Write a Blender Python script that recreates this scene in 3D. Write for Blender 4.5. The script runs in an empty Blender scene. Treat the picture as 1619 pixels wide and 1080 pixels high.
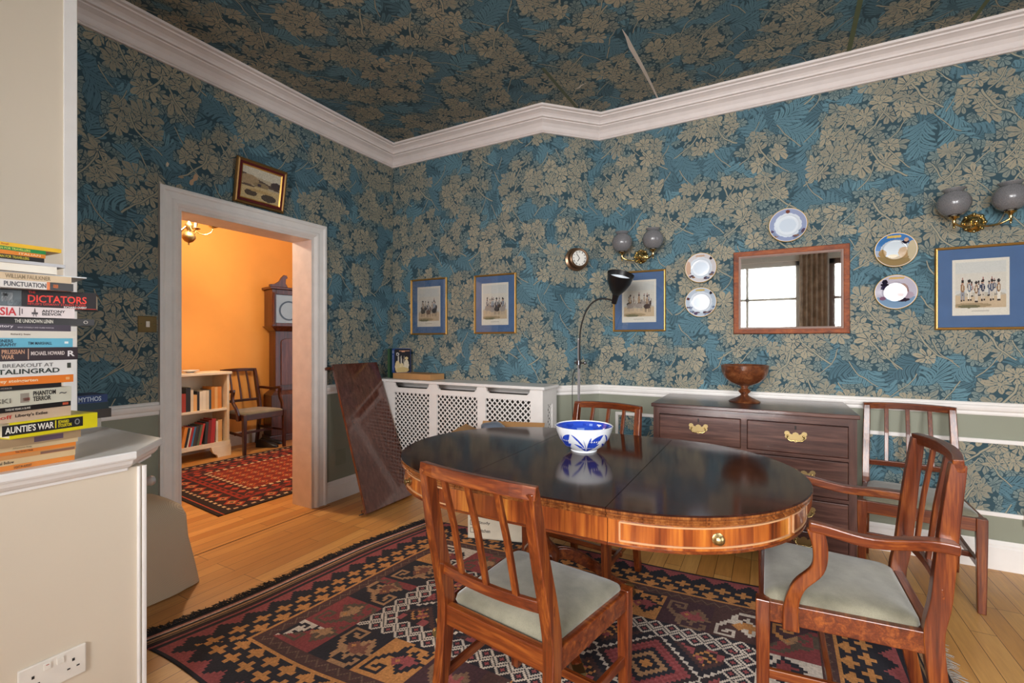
import bpy, bmesh, math, random
import numpy as np
from mathutils import Vector, Matrix
R = math.radians
PI = math.pi
S = bpy.context.scene
COL = S.collection
random.seed(7)

# ------------------------------------------------------------------ camera
cam_d = bpy.data.cameras.new('camera')
cam_d.sensor_fit = 'HORIZONTAL'; cam_d.sensor_width = 36.0
cam_d.lens = 737.0/1619.0*36.0
cam_d.clip_start = 0.02
cam = bpy.data.objects.new('camera', cam_d); COL.objects.link(cam)
cam.location = (0, 0, 1.25); cam.rotation_euler = (R(90), 0, R(28.8))
S.camera = cam
# ------------------------------------------------------------------ colour management, world, lights
S.view_settings.view_transform = 'Standard'
S.view_settings.look = 'None'
S.view_settings.gamma = 1
S.view_settings.use_curve_mapping = False
S.view_settings.exposure = 0.15
W = bpy.data.worlds.new('world'); S.world = W; W.use_nodes = True
W.node_tree.nodes['Background'].inputs[0].default_value = (0.78, 0.87, 1.0, 1)
W.node_tree.nodes['Background'].inputs[1].default_value = 1.6

def area(name, loc, rot, sx, sy, power, col, spread=180):
    d = bpy.data.lights.new(name, 'AREA'); d.shape = 'RECTANGLE'
    d.size = sx; d.size_y = sy; d.energy = power; d.color = col; d.spread = R(spread)
    o = bpy.data.objects.new(name, d); COL.objects.link(o)
    o.location = loc; o.rotation_euler = rot
    return o
# daylight just outside the windows in the wall behind the camera and the window in the right-hand wall
DAY = (1.0, 0.98, 0.965)
area('daylight_window_behind', (-0.30, -2.06, 1.95), (R(68), 0, 0), 1.5, 1.9, 185, DAY, 150)
area('daylight_window_behind_right', (1.35, -2.06, 1.95), (R(68), 0, 0), 1.1, 1.9, 140, DAY, 150)
area('daylight_window_side', (3.52, 0.9, 1.85), (R(72), 0, R(90)), 1.6, 1.7, 62, DAY, 150)

# ------------------------------------------------------------------ helpers: colour and nodes
def lin(c):
    return tuple(((v/12.92) if v <= 0.04045 else ((v+0.055)/1.055)**2.4) for v in c)
def C(h):
    h = h.lstrip('#'); return lin(tuple(int(h[i:i+2], 16)/255 for i in (0, 2, 4)))
class NB:
    def __init__(s, name):
        s.m = bpy.data.materials.new(name); s.m.use_nodes = True
        s.nt = s.m.node_tree; s.n = s.nt.nodes; s.l = s.nt.links
        s.bsdf = s.n['Principled BSDF']; s.out = s.n['Material Output']
    def _in(s, sock, v):
        if v is None: return
        if isinstance(v, bpy.types.NodeSocket): s.l.new(v, sock)
        else:
            if sock.type == 'RGBA' and len(v) == 3: v = (*v, 1)
            sock.default_value = v
    def math(s, op, a, b=None, c=None):
        n = s.n.new('ShaderNodeMath'); n.operation = op
        s._in(n.inputs[0], a); s._in(n.inputs[1], b)
        if c is not None: s._in(n.inputs[2], c)
        return n.outputs[0]
    def vm(s, op, a, b=None, scale=None):
        n = s.n.new('ShaderNodeVectorMath'); n.operation = op
        s._in(n.inputs[0], a)
        if b is not None: s._in(n.inputs[1], b)
        if scale is not None: s._in(n.inputs['Scale'], scale)
        return n.outputs['Value'] if op in ('LENGTH', 'DISTANCE', 'DOT_PRODUCT') else n.outputs['Vector']
    def sep(s, v):
        n = s.n.new('ShaderNodeSeparateXYZ'); s._in(n.inputs[0], v); return n.outputs
    def comb(s, x, y, z=0.0):
        n = s.n.new('ShaderNodeCombineXYZ')
        s._in(n.inputs[0], x); s._in(n.inputs[1], y); s._in(n.inputs[2], z); return n.outputs[0]
    def noise(s, v, scale, detail=2, rough=0.5, dist=0.0):
        n = s.n.new('ShaderNodeTexNoise'); s._in(n.inputs['Vector'], v)
        n.inputs['Scale'].default_value = scale; n.inputs['Detail'].default_value = detail
        n.inputs['Roughness'].default_value = rough; n.inputs['Distortion'].default_value = dist
        return n.outputs
    def vor(s, v, scale, feature='F1', rnd=1.0):
        n = s.n.new('ShaderNodeTexVoronoi'); n.voronoi_dimensions = '2D'; n.feature = feature
        s._in(n.inputs['Vector'], v); n.inputs['Scale'].default_value = scale
        n.inputs['Randomness'].default_value = rnd
        return n.outputs
    def mix(s, f, a, b, mode='MIX'):
        n = s.n.new('ShaderNodeMix'); n.data_type = 'RGBA'; n.blend_type = mode
        s._in(n.inputs[0], f); s._in(n.inputs[6], a); s._in(n.inputs[7], b); return n.outputs[2]
    def ramp(s, f, stops):
        n = s.n.new('ShaderNodeValToRGB'); s._in(n.inputs[0], f)
        e = n.color_ramp.elements
        e[0].position = stops[0][0]; e[0].color = (*stops[0][1], 1)
        e[1].position = stops[-1][0]; e[1].color = (*stops[-1][1], 1)
        for p, c in stops[1:-1]:
            k = e.new(p); k.color = (*c, 1)
        return n.outputs[0]
    def coord(s, which='Object'):
        return s.n.new('ShaderNodeTexCoord').outputs[which]
    def bump(s, h, strength=0.2, dist=0.01):
        n = s.n.new('ShaderNodeBump'); s._in(n.inputs['Height'], h)
        n.inputs['Strength'].default_value = strength; n.inputs['Distance'].default_value = dist
        s.l.new(n.outputs[0], s.bsdf.inputs['Normal'])
    def base(s, c): s._in(s.bsdf.inputs['Base Color'], c)
    def set(s, **k):
        for a, v in k.items(): s._in(s.bsdf.inputs[a.replace('_', ' ')], v)
_mc = {}
def flat(h, rough=0.6, metal=0.0, coat=0.0, var=0.06, scale=12, spec=0.5):
    key = (h, rough, metal, coat)
    if key in _mc: return _mc[key]
    b = NB('paint_'+h.strip('#')); c = C(h)
    n = b.noise(b.coord(), scale, 3)[0]
    lo = tuple(v*(1-var) for v in c); hi = tuple(min(1, v*(1+var)) for v in c)
    b.base(b.ramp(n, [(0.3, lo), (0.7, hi)]))
    b.set(Roughness=rough, Metallic=metal, Coat_Weight=coat, Specular_IOR_Level=spec)
    _mc[key] = b.m; return b.m
def wood(name, cols, axis='z', rough=0.3, coat=0.3, scale=1.0, stretch=0.06, bump=0.05):
    b = NB(name); co = b.sep(b.coord())
    st = {'x': (stretch, 1, 1), 'y': (1, stretch, 1), 'z': (1, 1, stretch)}[axis]
    v = b.comb(b.math('MULTIPLY', co[0], st[0]), b.math('MULTIPLY', co[1], st[1]), b.math('MULTIPLY', co[2], st[2]))
    n1 = b.noise(v, 45*scale, 4, 0.6, 0.8)[0]
    n2 = b.noise(v, 220*scale, 2, 0.5)[0]
    n = b.math('ADD', b.math('MULTIPLY', n1, 0.75), b.math('MULTIPLY', n2, 0.25))
    k = len(cols)
    b.base(b.ramp(n, [(0.32+0.36*i/(k-1), C(c)) for i, c in enumerate(cols)]))
    b.set(Roughness=rough, Coat_Weight=coat, Coat_Roughness=0.12)
    if bump: b.bump(n, bump, 0.003)
    return b.m
def attrmat(name, rough=0.8, coat=0.0, weave=0.0):
    b = NB(name); a = b.n.new('ShaderNodeAttribute'); a.attribute_name = 'Col'
    c = a.outputs['Color']
    if weave:
        n = b.noise(b.coord(), 160, 3)[0]
        c = b.mix(0.6, c, b.ramp(n, [(0.3, (0.55, 0.55, 0.55)), (0.7, (1, 1, 1))]), 'MULTIPLY')
        b.bump(n, weave, 0.003)
    b.base(c); b.set(Roughness=rough, Coat_Weight=coat)
    return b.m

# ------------------------------------------------------------------ materials
def wallpaper():
    b = NB('willow_and_vine_wallpaper')
    uv0 = b.coord('UV')
    wn = b.noise(uv0, 5.0, 2)[1]
    uv = b.vm('ADD', uv0, b.vm('SCALE', b.vm('SUBTRACT', wn, (0.5, 0.5, 0.5)), scale=0.07))
    DARK = C('#38515b'); BLUE = C('#658a96'); BLUE2 = C('#557582'); BEI = C('#918c7a'); BEI2 = C('#788886')
    # --- slender blue leaves: feathered sprays in large rotated cells
    def spray(scale, nlv, off, rotoff):
        v = b.vm('ADD', uv, off)
        vo = b.vor(v, scale, 'F1', 0.9)
        loc = b.vm('SUBTRACT', v, vo['Position'])
        ang = b.math('ADD', b.math('MULTIPLY', b.sep(vo['Color'])[0], 6.283), rotoff)
        rn = b.n.new('ShaderNodeVectorRotate'); rn.rotation_type = 'Z_AXIS'
        b._in(rn.inputs['Vector'], loc); b._in(rn.inputs['Angle'], ang)
        x, y, _ = b.sep(rn.outputs[0])
        y = b.math('ADD', y, b.math('MULTIPLY', b.math('MULTIPLY', x, x), 3.0))
        x = b.math('ADD', x, b.math('MULTIPLY', b.math('MULTIPLY', y, y), 2.2))
        ax = b.math('ABSOLUTE', x)
        sgn = b.math('MULTIPLY', b.math('SIGN', x), 0.25)
        t = b.math('SUBTRACT', y, b.math('MULTIPLY', b.math('POWER', ax, 0.75), 0.62))
        f = b.math('ABSOLUTE', b.math('SUBTRACT', b.math('FRACT', b.math('ADD', b.math('MULTIPLY', t, nlv), sgn)), 0.5))
        # leaf width swells then tapers away from the rib
        L = 0.068
        q = b.math('DIVIDE', ax, L)
        wprof = b.math('MULTIPLY', b.math('SUBTRACT', 1.0, b.math('POWER', b.math('ABSOLUTE', b.math('SUBTRACT', q, 0.45)), 1.6)), 0.40)
        leaf = b.math('LESS_THAN', f, wprof)
        leaf = b.math('MULTIPLY', leaf, b.math('LESS_THAN', ax, L*1.15))
        vein = b.math('MULTIPLY', b.math('LESS_THAN', f, 0.05), b.math('LESS_THAN', ax, L*0.7))
        rib = b.math('LESS_THAN', ax, 0.0022)
        leaf = b.math('MULTIPLY', leaf, b.math('SUBTRACT', 1.0, vein))
        return b.math('MAXIMUM', leaf, rib), b.sep(vo['Color'])[1]
    m1, r1 = spray(5.5, 30.0, (0.0, 0.0, 0.0), 0.0)
    m2, r2 = spray(6.5, 36.0, (0.37, 0.61, 0.0), 1.3)
    blue = b.mix(r1, BLUE, BLUE2)
    col = b.mix(b.math('MULTIPLY', m2, 0.8), DARK, BLUE2)
    col = b.mix(m1, col, blue)
    # --- lobed vine leaves grouped in round clusters
    def vine(scale, off, ccut, nl=5, lo=0.0):
        nl = nl/2
        v = b.vm('ADD', uv, off)
        vo = b.vor(v, scale, 'F1', 0.75)
        pos = b.vm('SUBTRACT', vo['Position'], off)
        cl = b.vor(pos, 3.6, 'F1', 0.8)
        inside = b.math('LESS_THAN', cl['Distance'], ccut)
        inside = b.math('MULTIPLY', inside, b.math('GREATER_THAN', cl['Distance'], lo))
        cv = b.vm('SUBTRACT', pos, cl['Position'])
        cx, cy, _ = b.sep(cv)
        ca = b.math('ARCTAN2', cy, cx)
        loc = b.vm('SCALE', b.vm('SUBTRACT', v, vo['Position']), scale=scale)
        x, y, _ = b.sep(loc)
        jit = b.math('MULTIPLY', b.math('SUBTRACT', b.sep(vo['Color'])[0], 0.5), 2.0)
        th = b.math('SUBTRACT', b.math('ARCTAN2', y, x), b.math('ADD', ca, jit))
        th = b.math('WRAP', th, PI, -PI)
        r = b.vm('LENGTH', loc)
        q = b.math('MULTIPLY', th, nl)
        ca_ = b.math('ABSOLUTE', b.math('COSINE', q))
        lob = b.math('POWER', ca_, 0.8)
        fwd = b.math('MULTIPLY', b.math('COSINE', th), 0.13)
        Rr = b.math('ADD', b.math('ADD', b.math('MULTIPLY', lob, 0.42), 0.22), fwd)
        leaf = b.math('LESS_THAN', r, Rr)
        # each lobe is outlined: dark seams run in toward the stalk
        seam = b.math('LESS_THAN', b.math('MULTIPLY', ca_, r), b.math('MULTIPLY', 0.028, nl))
        seam = b.math('MULTIPLY', seam, b.math('GREATER_THAN', r, 0.10))
        leaf = b.math('MULTIPLY', leaf, b.math('SUBTRACT', 1.0, seam))
        edge = b.vor(v, scale, 'DISTANCE_TO_EDGE', 0.75)['Distance']
        leaf = b.math('MULTIPLY', leaf, b.math('GREATER_THAN', edge, 0.03))
        sv = b.math('MULTIPLY', b.math('ABSOLUTE', b.math('SINE', q)), r)
        vein = b.math('MULTIPLY', b.math('LESS_THAN', sv, 0.045), b.math('LESS_THAN', r, b.math('MULTIPLY', Rr, 0.78)))
        vein = b.math('MULTIPLY', vein, b.math('GREATER_THAN', r, 0.12))
        leaf = b.math('MULTIPLY', leaf, b.math('SUBTRACT', 1.0, b.math('MULTIPLY', vein, 0.8)))
        return leaf, inside, b.sep(vo['Color'])[2]
    l3, i3, _ = vine(17.0, (0.11, 0.23, 0.0), 0.52, 7)
    l2, i2, _ = vine(13.0, (0.53, 0.17, 0.0), 0.42, 7)
    l1, i1, rr = vine(10.5, (0.0, 0.0, 0.0), 0.42, 7)
    col = b.mix(i3, col, DARK)
    col = b.mix(b.math('MULTIPLY', i3, l3), col, BEI2)
    col = b.mix(i2, col, b.mix(l2, DARK, b.mix(0.5, BEI, BEI2)))
    big = b.mix(rr, C('#a69d87'), C('#908c7c'))
    col = b.mix(b.math('MULTIPLY', i1, l1), col, big)
    # --- pale curving stems rising into the clusters
    for sc, off, w_ in ((3.6, (0.0, 0.0, 0.0), 1.0), (5.2, (0.31, 0.47, 0.0), 0.6)):
        v = b.vm('ADD', uv, off); cl = b.vor(v, sc, 'F1', 0.8)
        x, y, _ = b.sep(b.vm('SUBTRACT', v, cl['Position']))
        sg = b.math('SIGN', b.math('SUBTRACT', b.sep(cl['Color'])[0], 0.5))
        x = b.math('MULTIPLY', x, sg)
        p_ = b.math('ADD', b.math('MULTIPLY', x, 0.5), b.math('MULTIPLY', y, 0.866))
        q_ = b.math('SUBTRACT', b.math('MULTIPLY', x, 0.866), b.math('MULTIPLY', y, 0.5))
        u_ = b.math('ABSOLUTE', b.math('ADD', q_, b.math('MULTIPLY', b.math('MULTIPLY', p_, p_), 1.6)))
        gate = b.math('MULTIPLY', b.math('LESS_THAN', p_, 0.05), b.math('GREATER_THAN', p_, -0.2))
        col = b.mix(b.math('MULTIPLY', gate, b.math('LESS_THAN', u_, 0.0065*w_)), col, DARK)
        col = b.mix(b.math('MULTIPLY', gate, b.math('LESS_THAN', u_, 0.0042*w_)), col, C('#9f9a86'))
    b.base(col); b.set(Roughness=0.75, Specular_IOR_Level=0.25)
    return b.m
M_paper = wallpaper()
M_white = flat('#efebe7', 0.45, var=0.03)
M_cornice = flat('#e6dcd8', 0.6, var=0.03)
M_green = flat('#8f9281', 0.6, var=0.04, scale=3)
M_cream = flat('#dfd2be', 0.5, var=0.02, scale=2)
M_top = flat('#eeebe8', 0.35, var=0.02)
M_orange = flat('#eaa552', 0.7, var=0.05, scale=2)
M_black = flat('#191718', 0.35)
M_dark = flat('#2a2624', 0.8)
M_chrome = flat('#d4d4d8', 0.3, 0.7)
M_steel = flat('#86878c', 0.3, 1.0)
M_brass = flat('#c6b078', 0.2, 1.0)
M_oldbrass = flat('#b09a6c', 0.35, 1.0)
M_gold = flat('#c79a55', 0.35, 0.8)
M_pages = flat('#e6dcc4', 0.8)
M_card = flat('#b88a58', 0.85)
M_ceramic = flat('#e9edf2', 0.12, 0, 0.5)
M_blue = flat('#2848b8', 0.15, 0, 0.5, var=0.35, scale=25)
M_plastic = flat('#ece6dc', 0.35)
M_attr = attrmat('printed_paper', 0.8)
M_attr_gloss = attrmat('painted_china', 0.15, 0.5)
M_rug = attrmat('flatwoven_kilim_wool', 0.95, 0, 0.35)
CH = ['#40190c', '#672d12', '#93501f']
M_chz = wood('mahogany_upright', CH, 'z', 0.3, 0.3)
M_chx = wood('mahogany_cross', CH, 'x', 0.3, 0.3)
M_chy = wood('mahogany_lengthwise', CH, 'y', 0.3, 0.3)
M_top_wood = wood('dark_polished_tabletop', ['#26140f', '#341d17', '#43271e'], 'x', 0.11, 0.0, 0.6, bump=0)
M_top_wood.node_tree.nodes['Principled BSDF'].inputs['Specular IOR Level'].default_value = 0.30
M_leafw = wood('mahogany_leaf_board', ['#46261c', '#5f372c', '#744a3c'], 'z', 0.10, 1.0, 0.8, bump=0.01)
M_oakx = wood('dark_oak_crosswise', ['#2e1a16', '#4c2f28', '#6c4a3f'], 'x', 0.3, 0.4, 0.9)
M_oakz = wood('dark_oak_upright', ['#2e1a16', '#4c2f28', '#64433a'], 'z', 0.3, 0.4, 0.9)
M_yew = wood('mirror_frame_burr_wood', ['#5a2408', '#8e420f', '#a8571c'], 'x', 0.6, 0.0, 0.5, 0.5)
M_turned = wood('turned_fruitwood', ['#3b1c10', '#6b3a20', '#8f5c38'], 'y', 0.3, 0.3, 0.5, 0.4)
M_clockw = wood('clock_case_wood', ['#2a120d', '#4a2219', '#6a3a2a'], 'z', 0.3, 0.4, 0.7)
def velvet():
    b = NB('sage_grey_velvet'); n = b.noise(b.coord(), 7, 4, 0.6)[0]; n2 = b.noise(b.coord(), 400, 2)[0]
    c = b.ramp(n, [(0.3, C('#605c4c')), (0.7, C('#8c8773'))])
    b.base(b.mix(0.35, c, b.ramp(n2, [(0.3, (0.5, 0.5, 0.5)), (0.7, (1, 1, 1))]), 'MULTIPLY'))
    b.set(Roughness=0.9, Sheen_Weight=0.4); b.bump(n2, 0.15, 0.002); return b.m
M_velvet = velvet()
def veneer():
    b = NB('figured_mahogany_veneer'); x, y, z = b.sep(b.coord())
    v = b.comb(x, y, b.math('MULTIPLY', z, 0.05))
    n = b.noise(v, 16, 3, 0.55, 0.6)[0]; n2 = b.noise(v, 120, 2)[0]
    b.base(b.ramp(b.math('ADD', b.math('MULTIPLY', n, 0.8), b.math('MULTIPLY', n2, 0.2)),
        [(0.34, C('#4a1f10')), (0.46, C('#7d3a18')), (0.56, C('#a85c24')), (0.68, C('#c98436'))]))
    b.set(Roughness=0.28, Coat_Weight=0.5); return b.m
M_veneer = veneer()
def floorm():
    b = NB('oak_strip_floor'); x, y, _ = b.sep(b.coord())
    br = b.n.new('ShaderNodeTexBrick'); b._in(br.inputs['Vector'], b.comb(y, x, 0.0))
    br.inputs['Scale'].default_value = 1; br.inputs['Brick Width'].default_value = 0.75; br.inputs['Row Height'].default_value = 0.085
    br.inputs['Mortar Size'].default_value = 0.0012; br.offset = 0.37; br.offset_frequency = 3
    br.inputs['Color1'].default_value = (*C('#c48844'), 1); br.inputs['Color2'].default_value = (*C('#dfaa62'), 1)
    br.inputs['Mortar'].default_value = (*C('#3c2412'), 1); br.inputs['Bias'].default_value = 0.0
    v = b.comb(b.math('MULTIPLY', x, 1.0), b.math('MULTIPLY', y, 0.07), 0.0)
    g = b.noise(v, 70, 4, 0.6, 0.5)[0]
    g2 = b.noise(b.comb(x, b.math('MULTIPLY', y, 0.25), 0.0), 9, 3, 0.6)[0]
    c = b.mix(0.5, br.outputs[0], b.ramp(g, [(0.3, (0.62, 0.56, 0.5)), (0.65, (1, 1, 1))]), 'MULTIPLY')
    c = b.mix(0.45, c, b.ramp(g2, [(0.3, (0.72, 0.64, 0.56)), (0.7, (1.0, 1.0, 1.0))]), 'MULTIPLY')
    b.base(c); b.set(Roughness=b.math('ADD', b.math('MULTIPLY', g, 0.2), 0.3)); b.bump(g, 0.06, 0.002); return b.m
M_floor = floorm()
def pane():
    b = NB('clear_pane'); t = b.n.new('ShaderNodeBsdfTransparent'); g = b.n.new('ShaderNodeBsdfGlossy')
    g.inputs['Roughness'].default_value = 0.03
    fr = b.n.new('ShaderNodeFresnel'); fr.inputs[0].default_value = 1.5
    mx = b.n.new('ShaderNodeMixShader'); b.l.new(fr.outputs[0], mx.inputs[0])
    b.l.new(t.outputs[0], mx.inputs[1]); b.l.new(g.outputs[0], mx.inputs[2]); b.l.new(mx.outputs[0], b.out.inputs[0])
    return b.m
M_pane = pane()
def globem():
    b = NB('frosted_etched_glass'); t = b.n.new('ShaderNodeBsdfTransparent')
    b.base(b.ramp(b.noise(b.coord(), 260, 2)[0], [(0.3, C('#757477')), (0.7, C('#929194'))]))
    b.set(Roughness=0.25, Coat_Weight=0.6, Coat_Roughness=0.05)
    mx = b.n.new('ShaderNodeMixShader'); mx.inputs[0].default_value = 0.72
    b.l.new(t.outputs[0], mx.inputs[1]); b.l.new(b.bsdf.outputs[0], mx.inputs[2]); b.l.new(mx.outputs[0], b.out.inputs[0])
    return b.m
M_globe = globem()
def mirrorm():
    b = NB('mirror_silver'); b.base((0.86, 0.88, 0.86)); b.set(Roughness=0.015, Metallic=1.0); return b.m
M_mirror = mirrorm()
def clothm():
    b = NB('taupe_woven_cloth'); x, y, z = b.sep(b.coord())
    w = b.math('MULTIPLY', b.math('SINE', b.math('MULTIPLY', z, 900)), b.math('SINE', b.math('MULTIPLY', b.math('ADD', x, y), 900)))
    b.base(b.ramp(b.math('ADD', b.math('MULTIPLY', w, 0.5), 0.5), [(0.2, C('#bda88e')), (0.8, C('#dac7ad'))]))
    b.set(Roughness=0.95); b.bump(w, 0.2, 0.002); return b.m
M_cloth = clothm()
def emis(name, c, s):
    b = NB(name); b.base(c); b.set(Emission_Color=c, Emission_Strength=s); return b.m
M_bulb = emis('lit_bulb', (1.0, 0.72, 0.4), 60)

# ------------------------------------------------------------------ helpers: geometry
class MB:
    def __init__(s): s.bm = bmesh.new(); s.uv = None
    def box(s, x0, x1, y0, y1, z0, z1, mat=None):
        vs = [s.bm.verts.new(p) for p in ((x0, y0, z0), (x1, y0, z0), (x1, y1, z0), (x0, y1, z0), (x0, y0, z1), (x1, y0, z1), (x1, y1, z1), (x0, y1, z1))]
        if mat is not None:
            for v in vs: v.co = mat @ v.co
        for f in ((0, 3, 2, 1), (4, 5, 6, 7), (0, 1, 5, 4), (1, 2, 6, 5), (2, 3, 7, 6), (3, 0, 4, 7)):
            s.bm.faces.new([vs[i] for i in f])
        return s
    def loft(s, rings, cap=True, closed=True):
        rv = [[s.bm.verts.new(p) for p in r] for r in rings]
        n = len(rv[0])
        for a, b in zip(rv[:-1], rv[1:]):
            for i in range(n if closed else n-1):
                j = (i+1) % n
                s.bm.faces.new((a[i], a[j], b[j], b[i]))
        if cap and closed:
            s.bm.faces.new(rv[0][::-1]); s.bm.faces.new(rv[-1])
        return s
    def lathe(s, prof, seg=32, c=(0, 0, 0), axis='z', cap=True):
        rings = []
        for r, h in prof:
            ring = []
            for i in range(seg):
                a = 2*PI*i/seg; u, v = max(r, 1e-4)*math.cos(a), max(r, 1e-4)*math.sin(a)
                p = {'z': (u, v, h), 'y': (v, h, u), 'x': (h, u, v)}[axis]
                ring.append((p[0]+c[0], p[1]+c[1], p[2]+c[2]))
            rings.append(ring)
        return s.loft(rings, cap)
    def sweep(s, pts, w, d, side=(1, 0, 0), seg=0):
        """pts path; w = size along side axis, d = size across (list or number). seg 0 = rectangular, else round"""
        pts = [Vector(p) for p in pts]; n = len(pts); side = Vector(side).normalized()
        ws = w if isinstance(w, (list, tuple)) else [w]*n
        ds = d if isinstance(d, (list, tuple)) else [d]*n
        rings = []
        for i, p in enumerate(pts):
            t = (pts[min(i+1, n-1)]-pts[max(i-1, 0)]).normalized()
            sd = (side - t*side.dot(t)).normalized(); o = t.cross(sd)
            if seg: rings.append([p+sd*(ws[i]/2*math.cos(2*PI*k/seg))+o*(ds[i]/2*math.sin(2*PI*k/seg)) for k in range(seg)])
            else: rings.append([p+sd*(a*ws[i]/2)+o*(b_*ds[i]/2) for a, b_ in ((-1, -1), (1, -1), (1, 1), (-1, 1))])
        return s.loft(rings)
    def prism(s, poly, z0, z1):
        return s.loft([[(x, y, z0) for x, y in poly], [(x, y, z1) for x, y in poly]])
    def sphere(s, c, r, seg=20, sz=None, mat=None):
        sz = sz or (1, 1, 1)
        rings = []
        for j in range(1, seg//2):
            ph = PI*j/(seg//2)
            rings.append([(c[0]+r*sz[0]*math.sin(ph)*math.cos(2*PI*i/seg), c[1]+r*sz[1]*math.sin(ph)*math.sin(2*PI*i/seg), c[2]-r*sz[2]*math.cos(ph)) for i in range(seg)])
        return s.loft(rings)
    def build(s, name, mat, parent=None, smooth=None, bevel=0, kind=None, loc=None, rot=None):
        bmesh.ops.recalc_face_normals(s.bm, faces=s.bm.faces[:])
        me = bpy.data.meshes.new(name); s.bm.to_mesh(me); s.bm.free()
        me.materials.append(mat)
        if smooth is not None:
            me.polygons.foreach_set('use_smooth', [True]*len(me.polygons))
            try: me.set_sharp_from_angle(angle=R(smooth))
            except Exception: pass
        o = bpy.data.objects.new(name, me); COL.objects.link(o)
        if parent: o.parent = parent
        if loc: o.location = loc
        if rot: o.rotation_euler = rot
        if bevel:
            m = o.modifiers.new('bevel', 'BEVEL'); m.width = bevel; m.segments = 2; m.limit_method = 'ANGLE'; m.angle_limit = R(40)
        if kind: o['kind'] = kind
        return o
def tag(o, label, cat, group=None, kind=None):
    o['label'] = label; o['category'] = cat
    if group: o['group'] = group
    if kind: o['kind'] = kind
    return o
def empty(name, loc=(0, 0, 0), rz=0, label=None, cat=None, group=None, rot=None):
    o = bpy.data.objects.new(name, None); COL.objects.link(o); o.location = loc
    o.rotation_euler = rot if rot else (0, 0, rz); o.empty_display_size = 0.1
    if label: tag(o, label, cat, group)
    return o
def copy_tree(o, parent=None):
    c = o.copy(); COL.objects.link(c)
    if parent: c.parent = parent
    for ch in [k for k in bpy.data.objects if k.parent == o]: copy_tree(ch, c)
    return c
def smoothpts(pts, k=6):
    P = [Vector(p) for p in pts]; out = []
    for i in range(len(P)-1):
        a, b_, c, d = P[max(i-1, 0)], P[i], P[i+1], P[min(i+2, len(P)-1)]
        for j in range(k):
            t = j/k
            out.append(0.5*((2*b_)+(c-a)*t+(2*a-5*b_+4*c-d)*t*t+(3*b_-a-3*c+d)*t**3))
    out.append(P[-1]); return out
def text_mesh(s, width, height, depth=0.0006):
    cu = bpy.data.curves.new('t', 'FONT'); cu.body = s; cu.offset = 0.02 if height > .0105 else 0.006; cu.space_line = 0.85; cu.size = 1; cu.extrude = 0.01; cu.resolution_u = 3
    o = bpy.data.objects.new('t', cu); COL.objects.link(o)
    bpy.context.view_layer.update()
    dg = bpy.context.evaluated_depsgraph_get()
    me = bpy.data.meshes.new_from_object(o.evaluated_get(dg))
    bpy.data.objects.remove(o); bpy.data.curves.remove(cu)
    co = np.empty(len(me.vertices)*3); me.vertices.foreach_get('co', co); co = co.reshape(-1, 3)
    mn, mx = co.min(0), co.max(0)
    co[:, 0] = (co[:, 0]-mn[0])/(mx[0]-mn[0])*width
    co[:, 1] = (co[:, 1]-mn[1])/(mx[1]-mn[1])*height
    co[:, 2] = (co[:, 2]-mn[2])/(mx[2]-mn[2])*depth
    me.vertices.foreach_set('co', co.ravel()); me.update()
    return me
def text_part(name, s, width, height, mat, parent, M, depth=0.0006):
    """M maps text space (x right, y up, z toward viewer) to the parent's space"""
    me = text_mesh(s, width, height, depth); me.transform(M); me.name = name; me.materials.append(mat)
    o = bpy.data.objects.new(name, me); COL.objects.link(o); o.parent = parent
    return o
class Canvas:
    def __init__(s, w, h, bg):
        s.w, s.h = w, h; s.a = np.zeros((h, w, 3)); s.a[:] = C(bg)
        s.Y, s.X = np.mgrid[0:h, 0:w]; s.X = (s.X+0.5)/w; s.Y = (s.Y+0.5)/h   # Y up
    def ell(s, cx, cy, rx, ry, c): s.a[((s.X-cx)/rx)**2+((s.Y-cy)/ry)**2 < 1] = C(c)
    def rect(s, x0, x1, y0, y1, c): s.a[(s.X >= x0) & (s.X < x1) & (s.Y >= y0) & (s.Y < y1)] = C(c)
    def mask(s, m, c): s.a[m] = C(c)
    def noise(s, amt, seed=1):
        r = np.random.RandomState(seed); s.a *= 1+amt*(r.rand(s.h, s.w, 1)-0.5)*2
    def sheet(s, name, fn, mat, parent=None, kind=None):
        """grid mesh, one flat colour a cell; fn(u, v) -> point, u,v in 0..1 arrays"""
        u, v = np.meshgrid(np.linspace(0, 1, s.w+1), np.linspace(0, 1, s.h+1))
        P = np.stack(fn(u, v), -1).reshape(-1, 3)
        i = np.arange(s.h)[:, None]*(s.w+1)+np.arange(s.w)[None]
        F = np.stack([i, i+1, i+s.w+2, i+s.w+1], -1).reshape(-1, 4)
        me = bpy.data.meshes.new(name); me.vertices.add(len(P)); me.vertices.foreach_set('co', P.ravel())
        me.loops.add(F.size); me.loops.foreach_set('vertex_index', F.ravel().astype(np.int32))
        me.polygons.add(len(F)); me.polygons.foreach_set('loop_start', np.arange(0, F.size, 4, dtype=np.int32))
        me.polygons.foreach_set('loop_total', np.full(len(F), 4, dtype=np.int32))
        me.update(); me.validate()
        at = me.color_attributes.new('Col', 'FLOAT_COLOR', 'CORNER')
        c4 = np.ones((len(F), 4, 4)); c4[:, :, :3] = np.clip(s.a, 0, 1).reshape(-1, 1, 3)
        at.data.foreach_set('color', c4.ravel())
        me.materials.append(mat)
        o = bpy.data.objects.new(name, me); COL.objects.link(o)
        if parent: o.parent = parent
        if kind: o['kind'] = kind
        return o

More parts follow.
